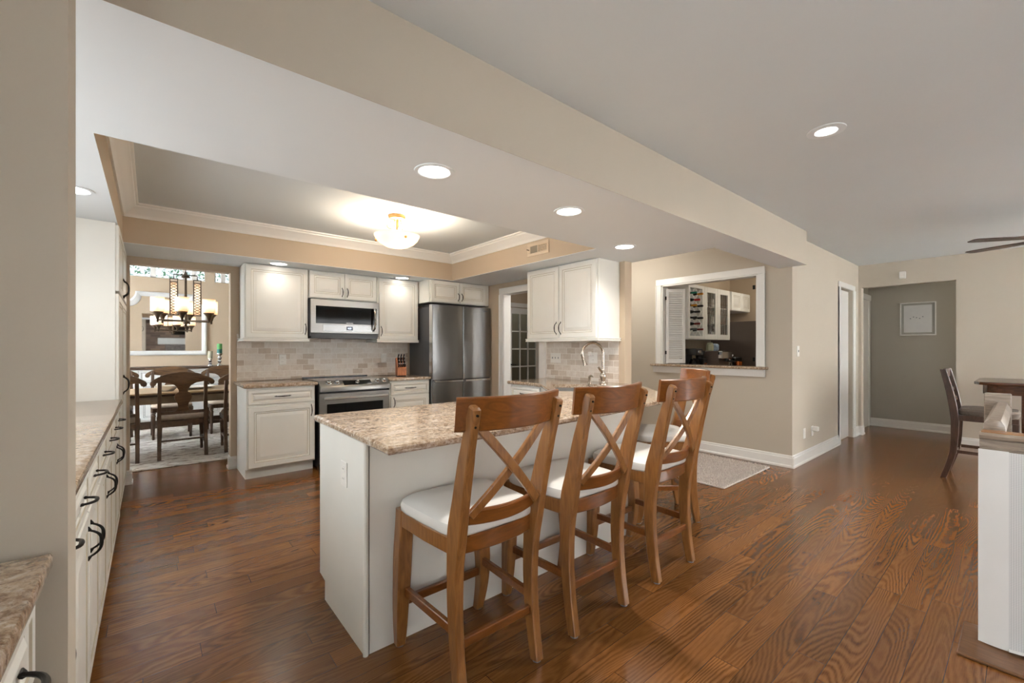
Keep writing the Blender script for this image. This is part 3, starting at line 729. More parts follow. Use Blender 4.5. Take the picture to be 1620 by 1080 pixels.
PN = thing('kitchen_peninsula', 'cream peninsula base with plain back panel facing the stools', 'cabinet', (0, 0, 0))
MB().box(.685, 2.42, 1.762, 2.36, .105, .884).obj('body', M['cab'], PN)
MB().box(.70, 2.42, 1.77, 2.28, 0, .105).obj('toe_kick', M['cab'], PN)
MB().prism([(1.754, .0), (2.28, 0), (2.28, .095), (2.363, .105), (2.363, .884), (1.754, .884)], .676, .685, 'x').obj('end_panel', M['cab'], PN)
MB().box(.6855, 2.56, 1.754, 1.762, 0, .884).obj('back_panel', M['cab'], PN)
MB().tube([(.681, 1.755, 0), (.681, 1.755, .884)], .011, 10).obj('corner_bead', M['cab'], PN)
MB().box(.6935, .6965, 1.7525, 1.7545, 0, .884).obj('painted_gap_shadow', M['gap'], PN)  # dark strip painted as the shadow in the groove beside the bead
MB().box(2.55, 2.57, 1.757, 2.0, 0, .884, .003).obj('side_panel', M['cab'], PN)
SC = thing('sink_cabinet', 'cream corner sink cabinet under the clipped worktop end', 'cabinet')
so = [(2.425, 2.04), (2.72, 2.14), (3.58, 2.64), (3.58, 3.115), (2.99, 3.125), (2.425, 2.365)]
ctr = Vector((3.05, 2.66)); si_ = [tuple(Vector(p)+(ctr-Vector(p)).normalized()*.025) for p in so]
MB().loft([[(x, y, .884) for x, y in si_], [(x, y, .884) for x, y in so], [(x, y, .0) for x, y in so], [(x, y, .0) for x, y in si_]], False, close=True).obj('carcass', M['cab'], SC)
DB = thing('base_cabinet', 'cream drawer base cabinet at the far end of the sink run', 'cabinet', (3.0, 3.58, 0), radians(-90))
MB().box(0, .44, 0, .585, .105, .884).obj('body', M['cab'], DB); MB().box(0, .44, .07, .585, 0, .105).obj('toe_kick', M['cab'], DB)
# drawer front on the short run facing the kitchen
pd = panel(MB(), 0, .44, .72, .865, 0, .02, .03).obj('drawer', [M['cab'], M['glaze']], DB)
pull(MB(), .22, -.02, .795, .12, False).obj('handle', M['black'], pd)
panel(MB(), 0, .44, .115, .705, 0, .02, .055).obj('door', [M['cab'], M['glaze']], DB)

# granite slab with the sink cut-out
outer = [(.647, 1.462), (1.2, 1.478), (1.7, 1.512), (2.25, 1.555), (2.66, 1.60), (3.05, 1.80), (3.59, 2.375), (3.60, 2.555), (3.589, 2.56), (3.589, 3.66), (2.945, 3.60), (2.955, 3.10), (2.44, 2.415), (.66, 2.415)]
cs = Vector((2.93, 2.575)); ul = Vector((.66, .75)).normalized(); us = Vector((ul.y, -ul.x))
def hole(e): return [cs+ul*a*(.34+e)+us*b*(.215+e) for a, b in ((1, .88), (.94, 1), (-.94, 1), (-1, .88), (-1, -.88), (-.94, -1), (.94, -1), (1, -.88))]
def slab_hole(outer, holep, z0, z1, bev):
    bm = bmesh.new()
    def loop(pts, z): return [bm.verts.new((p[0], p[1], z)) for p in pts]
    n = len(outer)
    ctr = Vector((sum(p[0] for p in outer)/n, sum(p[1] for p in outer)/n))
    def inset(pts, d):
        out = []
        for i in range(len(pts)):
            a, b_, c = Vector(pts[i-1]), Vector(pts[i]), Vector(pts[(i+1) % len(pts)])
            e1 = (b_-a).normalized(); e2 = (c-b_).normalized(); n1 = Vector((-e1.y, e1.x)); n2 = Vector((-e2.y, e2.x)); q = (n1+n2).normalized()
            out.append(b_+q*d/max(.4, q.dot(n1)))
        return out
    o_in = inset(outer, bev)
    L0 = loop(o_in, z0); L1 = loop(outer, z0+bev); L2 = loop(outer, z1-bev); L3 = loop(o_in, z1)
    H0 = loop(holep, z0); H1 = loop(holep, z1)
    for A, B in ((L0, L1), (L1, L2), (L2, L3), (H0, H1)):
        for i in range(len(A)): j = (i+1) % len(A); bm.faces.new((A[i], A[j], B[j], B[i]))
    for A, H in ((L3, H1), (L0, H0)):
        es = []
        for q in (A, H):
            for i in range(len(q)):
                e = bm.edges.get((q[i], q[(i+1) % len(q)])); es.append(e)
        bmesh.ops.triangle_fill(bm, use_beauty=True, use_dissolve=False, edges=es)
    bm.verts.index_update(); b = MB(); b.add([v.co[:] for v in bm.verts], [[v.index for v in f.verts] for f in bm.faces]); bm.free(); return b
tag(slab_hole(outer, hole(0), .885, .918, .008).obj('granite_worktop', M['granite']), 'large brown granite worktop on the peninsula with the sink cut in', 'countertop')
sk = MB(); hh = hole(.006); hi = hole(-.015); hm = hole(-.05)
sk.loft([[(p[0], p[1], .884) for p in hole(.02)], [(p[0], p[1], .884) for p in hh], [(p[0], p[1], .87) for p in hh], [(p[0], p[1], .70) for p in hi], [(p[0], p[1], .685) for p in hm]], False)
sk.add([(p[0], p[1], .685) for p in hm], [tuple(range(8))])
tag(sk.obj('undermount_sink', M['steel']), 'stainless undermount sink in the peninsula corner', 'sink')
# faucet
FA = thing('faucet', 'brushed nickel gooseneck faucet over the sink', 'faucet', (3.385, 2.66, .918), radians(58))
MB().lathe([(.032, 0), (.032, .008), (.022, .016), (.02, .03), (.028, .055), (.031, .08), (.026, .105), (.018, .12), (.017, .15), (.012, .155)]).obj('base', M['nickel'], FA)
g = [(0, 0, .14), (0, 0, .30)]
for i in range(1, 15):
    a = pi-i/14*radians(205); g.append((0, .105+.105*cos(a)*1.0, .30+.105*sin(a)))
MB().tube(g, .0145, 12).obj('spout', M['nickel'], FA)
e = Vector(g[-1]); dd = (Vector(g[-1])-Vector(g[-2])).normalized()
MB().tube([e, e+dd*.02, e+dd*.05, e+dd*.075], [.0135, .016, .017, .023], 14).obj('spray_head', M['nickel'], FA)
MB().tube([(0, .0, .10), (-.025, .03, .13), (-.04, .06, .165)], [.012, .009, .011], 10).obj('lever', M['nickel'], FA)
SD = thing('soap_dispenser', 'brushed nickel soap dispenser left of the faucet', 'soap dispenser', (3.27, 2.73, .918), radians(150))
MB().lathe([(.02, 0), (.02, .006), (.014, .012), (.013, .06), (.016, .075), (.01, .085)]).obj('body', M['nickel'], SD)
MB().tube([(0, 0, .075), (0, .03, .088), (0, .075, .082), (0, .09, .075)], [.009, .008, .006, .005], 10).obj('spout', M['nickel'], SD)

# ================================================================== LEFT RUN
XL = -.18
def leftcab(label, y0, n):
    w = .39*n; fr = []
    for i in range(n):
        a = i*.39
        fr.append(('drawer', a+.004, a+.386, .725, .868, (a+.195, .80, 'h', .085)))
        hx = a+.352 if (i % 2 == 0 and n > 1) else a+.038
        fr.append(('door', a+.004, a+.386, .115, .715, (hx, .615, 'v', .09)))
    return cabinet('base_cabinet', label, (XL, y0, 0), radians(90), w, .60, 0, .885, fr, .10)
leftcab('cream one-door base cabinet right behind the partition wall', 1.27, 1)
leftcab('cream two-door base cabinet, first pair past the partition wall', 1.665, 2)
leftcab('cream two-door base cabinet, middle pair of the left run', 2.447, 2)
leftcab('cream two-door base cabinet next to the tall pantry', 3.229, 2)
slab('granite_worktop', 'long granite worktop along the left wall', [(-.795, 1.212), (-.146, 1.212), (-.146, 4.005), (-.795, 4.005)])
cabinet('pantry_cabinet', 'tall cream pantry cabinet at the end of the left run', (-.185, 4.012, 0), radians(90), 1.20, .61, 0, 2.128,
        [('door', .004, .60, 1.66, 2.115, (.56, 1.74, 'v', .12)), ('door', .60, 1.196, 1.66, 2.115, (.64, 1.74, 'v', .12)),
         ('door', .004, .60, .115, 1.645, (.56, .98, 'v', .12)), ('door', .60, 1.196, .115, 1.645, (.64, .98, 'v', .12))], .10, cat='cabinet')
# near counter beside the camera
cabinet('base_cabinet', 'cream base cabinet in the near left corner of the photo', (-.165, .30, 0), radians(90), .76, .60, 0, .885,
        [('drawer', .38, .752, .725, .868, (.57, .80, 'h', .12)), ('door', .38, .752, .115, .715, (.42, .6, 'v', .12)), ('drawer', .004, .376, .725, .868, (.19, .80, 'h', .12)), ('door', .004, .376, .115, .715, (.34, .6, 'v', .12))], .10)
slab('granite_worktop', 'granite worktop in the near left corner against the partition', [(-.795, .28), (-.130, .28), (-.130, 1.085), (-.795, 1.095)])

# ================================================================== STOOLS
def make_stool():
    t = thing('bar_stool', 'x', 'stool')
    # rear leg running up into the back post: (y, z, depth)
    rp = interp([(-.215, .0, .046), (-.190, .15, .052), (-.176, .32, .058), (-.180, .48, .066), (-.194, .60, .082), (-.222, .72, .068), (-.262, .88, .056), (-.298, 1.00, .046), (-.318, 1.062, .036)], 4)
    fp = interp([(.228, .0, .040), (.208, .12, .050), (.20, .26, .058), (.208, .42, .062), (.20, .585, .056)], 4)
    for s in (-1, 1):
        rings = []
        for i, (y, z, d) in enumerate(rp):
            x = s*(.182+.016*(z/1.09)**2); wd = .0185 if z < .9 else .0165
            nx = rp[min(i+1, len(rp)-1)]; pv = rp[max(i-1, 0)]; tv = Vector((0, nx[0]-pv[0], nx[1]-pv[1])).normalized()
            rings.append(crect((x, y, z+.006), (1, 0, 0), Vector((0, tv.z, -tv.y)), wd, d/2, .004))
        # rounded post top
        top = rings[-1]; c = sum((Vector(q) for q in top), Vector())/8
        rings.append([c+(q-c)*.7+Vector((0, 0, .008)) for q in top])
        l = MB().loft(rings).obj('leg', M['stool'], t)
        MB().cyl((s*.182, -.215, 0), (s*.182, -.215, .006), .018, .018, 14).obj('floor_glide', M['felt'], l)
        for z in (1.045, 1.005):
            yy = -.3135 if z > 1.02 else -.300
            MB().cyl((s*.197, yy-.0235, z), (s*.197, yy-.017, z+.001), .0045, .0045, 8).obj('screw_plug', M['black'], l)
        rings = []
        for i, (y, z, d) in enumerate(fp):
            x = s*(.205+.008*sin(z*9)); rings.append(crect((x, y, z+.006), (1, 0, 0), (0, 1, 0), d/2, d/2, .005))
        l = MB().loft(rings).obj('leg', M['stool'], t)
        MB().cyl((s*.206, .228, 0), (s*.206, .228, .006), .018, .018, 14).obj('floor_glide', M['felt'], l)
        MB().loft([crect((s*.199, .18, .25), (1, 0, 0), (0, 0, 1), .0105, .018, .003), crect((s*.184, -.165, .25), (1, 0, 0), (0, 0, 1), .0105, .018, .003)]).obj('stretcher', M['stoolx'], t)
        # side apron
        MB().loft([crect((s*.212, .185, .555), (1, 0, 0), (0, 0, 1), .011, .032, .004), crect((s*.206, .0, .555), (1, 0, 0), (0, 0, 1), .011, .032, .004), crect((s*.188, -.165, .555), (1, 0, 0), (0, 0, 1), .011, .032, .004)]).obj('apron', M['stool'], t)
    MB().box(-.185, .185, .19, .212, .18, .215, .003).obj('stretcher', M['stoolx'], t)
    MB().box(-.170, .170, -.196, -.176, .185, .22, .003).obj('stretcher', M['stoolx'], t)
    def arc(x, y0, bow, W): return y0-bow*(1-(x/W)**2)
    def curved(W, y0, bow, z0, z1, th, n=14, lean=0.0):
        rings = []
        for i in range(n+1):
            x = -W+2*W*i/n; y = arc(x, y0, bow, W); sl = 2*bow*x/W/W
            nv = Vector((-sl, 1, 0)).normalized(); zv = Vector((0, lean, 1)).normalized()
            rings.append(crect((x, y, (z0+z1)/2), nv, zv, th/2, (z1-z0)/2, .005))
        return MB().loft(rings)
    curved(.172, .213, -.014, .523, .587, .022).obj('apron', M['stoolx'], t)
    curved(.172, -.176, .022, .523, .587, .022).obj('apron', M['stoolx'], t)
    curved(.172, -.200, .045, .632, .692, .022, lean=-.2).obj('lower_back_rail', M['stoolx'], t)
    curved(.238, -.262, .072, .985, 1.105, .025, lean=-.13).obj('crest_rail', M['stoolx'], t)
    # X slats between the rails
    for s in (-1, 1):
        rings = []; n = 10
        for i in range(n+1):
            q = i/n; x = s*(-.155+.325*q); z = .672+.335*q
            yb = -.243+(-.300+.243)*q; bow = .030*(1-((x)/.19)**2)
            y = yb-bow+.02+s*.006
            rings.append(crect((x, y, z), (0, 1, 0), Vector((-.335*s, 0, .325)), .0085, .017, .003))
        MB().loft(rings).obj('cross_slat', M['stool'], t)
    # cushion: rounded pad
    def ol(sc, z):
        pts = []
        for i in range(32):
            a = 2*pi*i/32; c, s_ = cos(a), sin(a); e = .32
            x = math.copysign(abs(c)**e, c); y = math.copysign(abs(s_)**e, s_)
            wx = .222+.014*y; pts.append((x*wx*sc, .010+y*.212*sc, z))
        return pts
    MB().loft([ol(.97, .588), ol(1.0, .596), ol(1.01, .615), ol(.985, .632), ol(.92, .644), ol(.75, .652), ol(.4, .656), ol(.05, .657)]).obj('seat', M['vinyl'], t)
    return t
stool = make_stool()
stool.location = (1.025, 1.50, 0); stool['label'] = 'wooden X-back counter stool nearest the camera, at the peninsula end'; stool['group'] = 'counter stools at the peninsula'
dup(stool, (1.615, 1.50, 0), 0, 'wooden X-back counter stool in the middle of the three along the peninsula')
dup(stool, (2.285, 1.505, 0), 0, 'wooden X-back counter stool farthest along the peninsula back, cushion overlapping the turned stool')
dup(stool, (3.02, 1.83, 0), radians(50), 'wooden X-back counter stool turned sideways at the clipped worktop corner')

# ================================================================== CEILING FIXTURES
def downlight(label, x, y, z, r=.075, power=9, col=(1, .95, .88), ring=1.28):
    t = thing('recessed_light', label, 'ceiling light', (x, y, z), 0, 'recessed ceiling lights')
    n = 32
    MB().lathe([(r*ring, 0), (r*(ring-.01), -.004), (r*1.05, -.006), (r, -.003), (r*.97, -.0015)], (0, 0, 0), n, cap=False).obj('trim_ring', M['soffit'], t)
    MB().lathe([(r*.98, -.0012), (r*.98, -.0025), (.001, -.003)], (0, 0, 0), n, cap=False).obj('lens', M['lamp'], t)
    l = bpy.data.lights.new('recessed_lamp', 'SPOT'); l.energy = power; l.color = col; l.spot_size = radians(150); l.spot_blend = .8; l.shadow_soft_size = r*.8
    o = bpy.data.objects.new('recessed_lamp', l); COL.objects.link(o); o.parent = t; o.location = (0, 0, -.02)
    return t
LP = 40
downlight('recessed light in the soffit above the near end of the peninsula', 1.06, 1.856, HS, power=LP)
downlight('recessed light in the soffit above the middle of the peninsula', 2.018, 1.853, HS, power=LP)
downlight('recessed light in the soffit above the sink', 3.085, 2.197, HS, power=LP*.65)
downlight('recessed light in the living room ceiling', 2.877, .719, HC, .052, power=LP, ring=1.75)
downlight('recessed light in the soffit above the left worktop', -.33, 3.32, HS, power=LP*.2)
downlight('recessed light above the large left wall cabinet', 1.004, 4.905, HS, power=1.8)
downlight('recessed light above the cabinet next to the refrigerator', 2.368, 4.93, HS, power=1.8)
# flush mount dome
D = thing('ceiling_lamp', 'semi-flush alabaster bowl lamp under the tray ceiling', 'ceiling light', (1.69, 3.62, HT))
MB().lathe([(.075, 0), (.078, -.012), (.07, -.03), (.03, -.036), (.012, -.04)]).obj('canopy', M['gold'], D)
MB().cyl((0, 0, -.03), (0, 0, -.276), .008, .008, 10).obj('stem', M['gold'], D)
for i in range(3):
    a = i*2*pi/3+.5; u = Vector((cos(a), sin(a), 0)); pts = []
    for k in range(15):
        q = k/14*1.6*pi; pts.append(u*(.055+.032*cos(q+pi))+Vector((0, 0, -.085+.032*sin(q+pi))))
    MB().tube([u*.02+Vector((0, 0, -.035))]+pts, .004, 8).obj('scroll_arm', M['gold'], D)
    p = u*.182+Vector((0, 0, -.222)); MB().sphere(p, .012, 10, 6).obj('bowl_clip', M['gold'], D)
bw = [(r_, z_-.05) for r_, z_ in [(.002, -.235), (.05, -.232), (.10, -.222), (.15, -.195), (.18, -.165), (.195, -.135), (.198, -.125), (.190, -.128), (.172, -.162), (.142, -.19), (.095, -.215), (.05, -.225), (.002, -.227)]]
MB().lathe(bw, (0, 0, 0), 40, cap=False).obj('glass_bowl', M['dome'], D)
l = bpy.data.lights.new('dome_bulb', 'POINT'); l.energy = 30; l.color = (1, .86, .68); l.shadow_soft_size = .09
o = bpy.data.objects.new('dome_bulb', l); COL.objects.link(o); o.parent = D; o.location = (.06, .04, -.19)

# vent in the soffit side, faces -x
V = thing('air_vent', 'beige ceiling air register on the tray side wall', 'vent', (TX1, 3.29, 2.262), radians(-90))
w, h = .31, .13; b = MB()
b.box(0, w, -.008, 0, -h/2, -h/2+.03, .002).box(0, w, -.008, 0, h/2-.03, h/2, .002).box(0, .045, -.008, 0, -h/2+.03, h/2-.03, .002).box(w-.03, w, -.008, 0, -h/2+.03, h/2-.03, .002).box(.15, .16, -.008, 0, -h/2+.03, h/2-.03)
b.obj('frame', M['vent'], V)
MB().box(.045, .15, -.004, -.002, -h/2+.03, h/2-.03).obj('damper_plate', M['ventdk'], V)
b = MB()
for i in range(5):
    z = -h/2+.034+i*.014; b.add([(.16, -.007, z), (w-.03, -.007, z), (w-.03, -.001, z+.011), (.16, -.001, z+.011), (.16, -.006, z-.0015), (w-.03, -.006, z-.0015), (w-.03, 0, z+.0095), (.16, 0, z+.0095)], [(0, 1, 2, 3), (7, 6, 5, 4), (0, 4, 5, 1), (1, 5, 6, 2), (2, 6, 7, 3), (3, 7, 4, 0)])
b.obj('louvers', M['vent'], V)
MB().box(.16, w-.03, -.0005, 0, -h/2+.03, h/2-.03).obj('duct_opening', M['dark'], V)
MB().cyl((.03, -.006, 0), (.018, -.03, .006), .004, .004, 8).obj('damper_lever', M['bronze'], V)

# ================================================================== DINING ROOM
tag(MB().box(-1.3, 2.3, 5.87, 8.75, .001, .012, .003).obj('area_rug', M['rug']), 'distressed ivory area rug under the dining table', 'rug')
def make_dchair():
    t = thing('dining_chair', 'x', 'chair', (0, 0, .012))
    rp = interp([(-.27, 0, .036), (-.218, .2, .042), (-.195, .42, .048), (-.215, .62, .044), (-.25, .82, .04), (-.27, .93, .036)], 3)
    for s in (-1, 1):
        rings = []
        for y, z, d in rp: rings.append(crect((s*(.215 if z < .5 else .215-.012*(z-.5)), y, z), (1, 0, 0), (0, 1, 0), .018, d/2, .004))
        MB().loft(rings).obj('leg', M['chairw'], t)
        MB().lathe([(.013, 0), (.017, .02), (.015, .05), (.025, .3), (.028, .33), (.02, .345), (.03, .36), (.022, .375), (.03, .385), (.03, .43)], (s*.205, .2, 0), 16).obj('leg', M['chairw'], t)
        MB().box(s*.205-.01, s*.205+.01, -.19, .19, .15, .175).obj('stretcher', M['chairw'], t)
        MB().box(s*.218-.011, s*.218+.011, -.19, .215, .375, .43).obj('apron', M['chairw'], t)
    MB().box(-.205, .205, .195, .217, .375, .43).obj('apron', M['chairw'], t); MB().box(-.2, .2, -.215, -.195, .375, .42).obj('apron', M['chairw'], t)
    MB().box(-.195, .195, -.012, .008, .155, .175).obj('stretcher', M['chairw'], t); MB().box(-.2, .2, -.215, -.2, .19, .21).obj('stretcher', M['chairw'], t)
    def ol(sc, z): return [(math.copysign(abs(cos(a))**.45, cos(a))*.23*sc, .01+math.copysign(abs(sin(a))**.45, sin(a))*.215*sc, z) for a in (2*pi*i/28 for i in range(28))]
    MB().loft([ol(.97, .431), ol(1, .44), ol(1.0, .455), ol(.93, .475), ol(.7, .487), ol(.05, .49)]).obj('seat', M['seatf'], t)
    MB().box(-.2, .2, -.232, -.208, .5, .535, .003).obj('lower_back_rail', M['chairw'], t)
    # crest with scrolled ends
    top = []; bot = []
    for i in range(25):
        s = -1+2*i/24; x = s*.27; top.append((x, .90+.085*(1-abs(s)**2.2)))
    poly = top+[(.288, .885), (.297, .862), (.29, .838), (.266, .83), (.246, .842), (.237, .865), (.21, .872), (.12, .858), (.08, .835), (-.08, .835), (-.12, .858), (-.21, .872), (-.237, .865), (-.246, .842), (-.266, .83), (-.29, .838), (-.297, .862), (-.288, .885)]
    c = MB().prism(poly, -.288, -.262, 'y', .003); c.obj('crest_rail', M['chairtop'], t)
    half = [(.085, .845), (.06, .81), (.042, .775), (.042, .755), (.07, .735), (.082, .70), (.075, .665), (.052, .62), (.045, .58), (.058, .55), (.075, .532)]
    poly = half+[(-x, z) for x, z in reversed(half)]
    sp = MB().prism(poly, -.012, .006, 'y', .002)
    sp.v = [(x, y-.22-(z-.53)*.17, z) for x, y, z in sp.v]; sp.obj('splat', M['chairtop'], t)
    return t
dc = make_dchair(); dc.location = (.29, 6.50, .012); dc['label'] = 'fiddle-back dining chair with its back to the kitchen, centred in the doorway'; dc['group'] = 'dining chairs around the table'
dup(dc, (-.325, 6.51, .012), 0, 'fiddle-back dining chair cut off by the left doorway jamb')
dup(dc, (.915, 6.48, .012), 0, 'fiddle-back dining chair cut off by the right doorway jamb')
dup(dc, (.235, 7.86, .012), pi, 'dining chair across the table facing the kitchen, behind the centred one')
dup(dc, (.89, 7.88, .012), pi, 'dining chair across the table, at the right near the candles')
dup(dc, (-.42, 7.86, .012), pi, 'dining chair across the table at the far left')
DT = thing('dining_table', 'long oak-topped dining table with dark edge', 'table', (.55, 6.93, .012))
MB().box(-1.6, 1.65, -.45, .43, .715, .735, .003).obj('table_top', M['tablew'], DT)
MB().box(-1.6, 1.65, -.452, .432, .69, .7145, .003).obj('edge_band', M['tableb'], DT)
MB().box(-1.52, 1.57, -.38, .36, .60, .69).obj('apron', M['tablea'], DT)
for x in (-1.45, 1.5):
    for y in (-.3, .28): MB().lathe([(.03, 0), (.035, .05), (.05, .3), (.04, .5), (.055, .56), (.05, .6)], (x, y, 0), 16).obj('leg', M['tablea'], DT)
zt = .748
tag(MB().lathe([(.04, 0), (.06, .004), (.10, .04), (.125, .065), (.12, .065), (.095, .042), (.05, .012), (.001, .01)], (.16, 6.72, zt), 28, cap=False).obj('serving_bowl', M['ceramic']), 'small white bowl on the dining table', 'bowl')
tag(MB().lathe([(.08, 0), (.15, .006), (.2, .03), (.195, .032), (.14, .012), (.001, .01)], (.46, 6.90, zt), 28, cap=False).obj('serving_platter', M['ceramic']), 'wide pale platter on the dining table behind the bowl', 'platter')
# sideboard
SB = thing('sideboard', 'white paneled sideboard with dark top under the mirror', 'cabinet', (.30, 8.80, 0))
MB().box(-1.0, 1.2, 0, .43, .12, .93).obj('body', M['pale'], SB)
MB().box(-1.03, 1.23, -.03, .44, .93, .965, .004).obj('top', M['chairw'], SB)
MB().box(-.98, 1.18, .05, .4, 0, .12).obj('plinth', M['chairw'], SB)
for i in range(4):
    x = -.98+i*.545; p = panel(MB(), x, x+.53, .14, .72, 0, .02, .06).obj('door', [M['pale'], M['felt']], SB)
    MB().sphere((x+(.49 if i % 2 == 0 else .04), -.032, .5), .014, 10, 6).obj('knob', M['black'], p)
    p = panel(MB(), x, x+.53, .735, .915, 0, .02, .03).obj('drawer', [M['pale'], M['felt']], SB)
    MB().sphere((x+.265, -.032, .825), .014, 10, 6).obj('knob', M['black'], p)
# candlesticks and candles
def candlestick(label, x, y, z, h, r):
    t = thing('candlestick', label, 'candle holder', (x, y, z))
    MB().lathe([(r, 0), (r, .01), (r*.55, .03), (r*.3, .045), (r*.5, h*.3), (r*.7, h*.38), (r*.35, h*.48), (r*.6, h*.6), (r*.65, h*.68), (r*.3, h*.8), (r*.8, h*.93), (r*1.0, h*.96), (r*.98, h), (r*.6, h)]).obj('stem', M['silver'], t)
    return t
candlestick('short mercury-glass candlestick with the pale candle', .782, 8.95, .965, .125, .042)
candlestick('tall mercury-glass candlestick with the green candle', .915, 8.96, .965, .21, .052)
tag(MB().lathe([(.035, 0), (.036, .005), (.036, .125), (.03, .13), (.002, .126)], (.782, 8.95, 1.09)).obj('pillar_candle', M['greywax']), 'pale sage pillar candle on the short candlestick', 'candle')
pc = thing('pillar_candle', 'green and teal layered pillar candle on the tall candlestick', 'candle', (.915, 8.96, 1.175))
MB().lathe([(.038, 0), (.039, .004), (.039, .075)], cap=True).obj('teal_layer', M['tealwax'], pc)
MB().lathe([(.039, .075), (.039, .165), (.034, .17), (.002, .165)]).obj('green_layer', M['greenwax'], pc)
# mirror with notched shoulders
MR = thing('wall_mirror', 'large white framed mirror with scalloped corners above the sideboard', 'mirror', (.195, 9.247, 1.15))
def outline(w, h, nr, cut):
    pts = [(-w, 0), (w, 0), (w, h-nr)]
    for i in range(9):
        a = pi*1.5-i/8*pi/2; pts.append((w+0.0+nr*cos(a)*1.0, h+nr*sin(a)))
    pts.append((w-nr, h)); pts.append((-w+nr, h))
    for i in range(9):
        a = 0-i/8*pi/2; pts.append((-w+nr*cos(a), h+nr*sin(a)))
    pts.append((-w, h-nr)); return pts
oo = outline(.562, 1.04, .18, 0)
cx, cz = 0, .5
def scl(p, d): return (p[0]-math.copysign(min(d, abs(p[0])), p[0]), p[1]+(d if p[1] < .1 else -d))
fr = MB(); L = [[(p[0], y, p[1]) for p in ((scl(q, d)) for q in oo)] for d, y in ((0, 0), (0, -.03), (.02, -.045), (.045, -.035), (.07, -.02), (.075, -.006))]
fr.loft(L, False); fr.obj('frame', M['pale'], MR)
MB().add([(p[0], -.008, p[1]) for p in (scl(q, .072) for q in oo)], [tuple(range(len(oo)))]).obj('glass', M['mirror'], MR)
# chandelier
CH = thing('chandelier', 'bronze chandelier with amber glass cylinder shades over the dining table', 'chandelier', (.36, 7.2, 1.60))
MB().lathe([(.008, -.05), (.02, -.035), (.012, -.02), (.03, .0), (.03, .02), (.015, .05), (.013, .60), (.05, .605), (.045, .625), (.02, .65), (.012, .68)]).obj('column', M['bronze'], CH)
MB().tube([(0, 0, .68), (0, 0, 1.445)], .006, 8).obj('hanging_rod', M['bronze'], CH)
MB().lathe([(.07, 1.43), (.07, 1.437), (.03, 1.437)]).obj('canopy', M['bronze'], CH)
for i, a in enumerate((.35, .35+pi/3, .35+2*pi/3, .35+pi, .35+4*pi/3, .35+5*pi/3)):
    u = Vector((cos(a), sin(a), 0)); c = u*.31
    arm = MB().tube([Vector((0, 0, .03)), u*.15+Vector((0, 0, .03)), c+Vector((0, 0, .03)), c+Vector((0, 0, .07))], .010, 8)
    arm.lathe([(.006, -.03), (.014, -.015), (.01, .0), (.03, .06), (.06, .095), (.06, .105)], (c.x, c.y, .03)); arm = arm.obj('arm', M['bronze'], CH)
    MB().lathe([(.066, 0), (.072, .004), (.074, .18), (.07, .18), (.066, .008)], (c.x, c.y, .135), 24, cap=False).obj('glass_shade', M['shade'], arm)
    MB().sphere((c.x, c.y, .20), .028, 10, 6, 1.4).obj('bulb', M['lamp'], arm)
for s in (-1, 1):
    b = MB(); cx = s*.125
    for x0, x1 in ((-.045, -.035), (.035, .045)): b.box(cx+x0, cx+x1, -.006, .006, .10, .58)
    for z in (.10, .535, .575): b.box(cx-.045, cx+.045, -.006, .006, z, z+.01)
    for k in range(11):
        z = .12+k*.037
        for q in (-1, 1): b.tube([(cx-q*.033, 0, z), (cx+q*.033, 0, z+.037)], .0035, 6)
    b.tube([(cx, 0, .58), (cx, 0, .64), (0, 0, .64)], .007, 8)
    b.obj('lattice_panel', M['bronze'], CH)
    MB().box(cx-.03, cx+.03, .008, .012, .12, .53).obj('backing_glass', M['shade'], CH)

# ================================================================== BAR ROOM THROUGH THE PASS-THROUGH
SI = thing('pass_through_sill', 'granite ledge of the pass-through opening', 'ledge', (0, 0, 0))
MB().box(5.135, 5.42, 1.83, 3.255, 1.032, 1.061, .006).obj('granite_ledge', M['granite'], SI)
q = MB(); q.prism([(5.204, .95), (5.18, .95), (5.172, .985), (5.155, 1.03), (5.204, 1.03)], 1.86, 3.23, 'y'); q.obj('apron_moulding', M['trim'], SI)
# louvered shutter folded open
SH = thing('louvered_shutter', 'white louvered shutter folded open at left of the pass-through', 'shutter', (5.255, 3.09, 1.068), radians(-40))
w, h = .255, .985; b = MB()
b.box(0, .035, -.012, .012, 0, h, .002).box(w-.035, w, -.012, .012, 0, h, .002).box(.035, w-.035, -.012, .012, 0, .06).box(.035, w-.035, -.012, .012, h-.045, h)
b.obj('frame', M['trim'], SH); b = MB()
for i in range(30):
    z = .066+i*.0292; b.add([(.035, -.009, z), (w-.035, -.009, z), (w-.035, .009, z+.022), (.035, .009, z+.022), (.035, -.009, z+.005), (w-.035, -.009, z+.005), (w-.035, .009, z+.027), (.035, .009, z+.027)], [(3, 2, 1, 0), (4, 5, 6, 7), (0, 1, 5, 4), (1, 2, 6, 5), (2, 3, 7, 6), (3, 0, 4, 7)])
b.obj('louvers', M['trim'], SH)
for z in (.12, .84): MB().box(-.014, .004, -.018, -.010, z, z+.045).obj('hinge', M['black'], SH)
SH2 = tag(MB().box(5.20, 5.215, 1.965, 1.99, 1.12, 1.165).obj('shutter_hinge', M['black']), 'lower black hinge on the right jamb of the pass-through', 'hinge', 'hinges on the right jamb')
tag(MB().box(5.20, 5.215, 1.965, 1.99, 1.93, 1.975).obj('shutter_hinge', M['black']), 'upper black hinge on the right jamb of the pass-through', 'hinge', 'hinges on the right jamb')
YB = 2.90
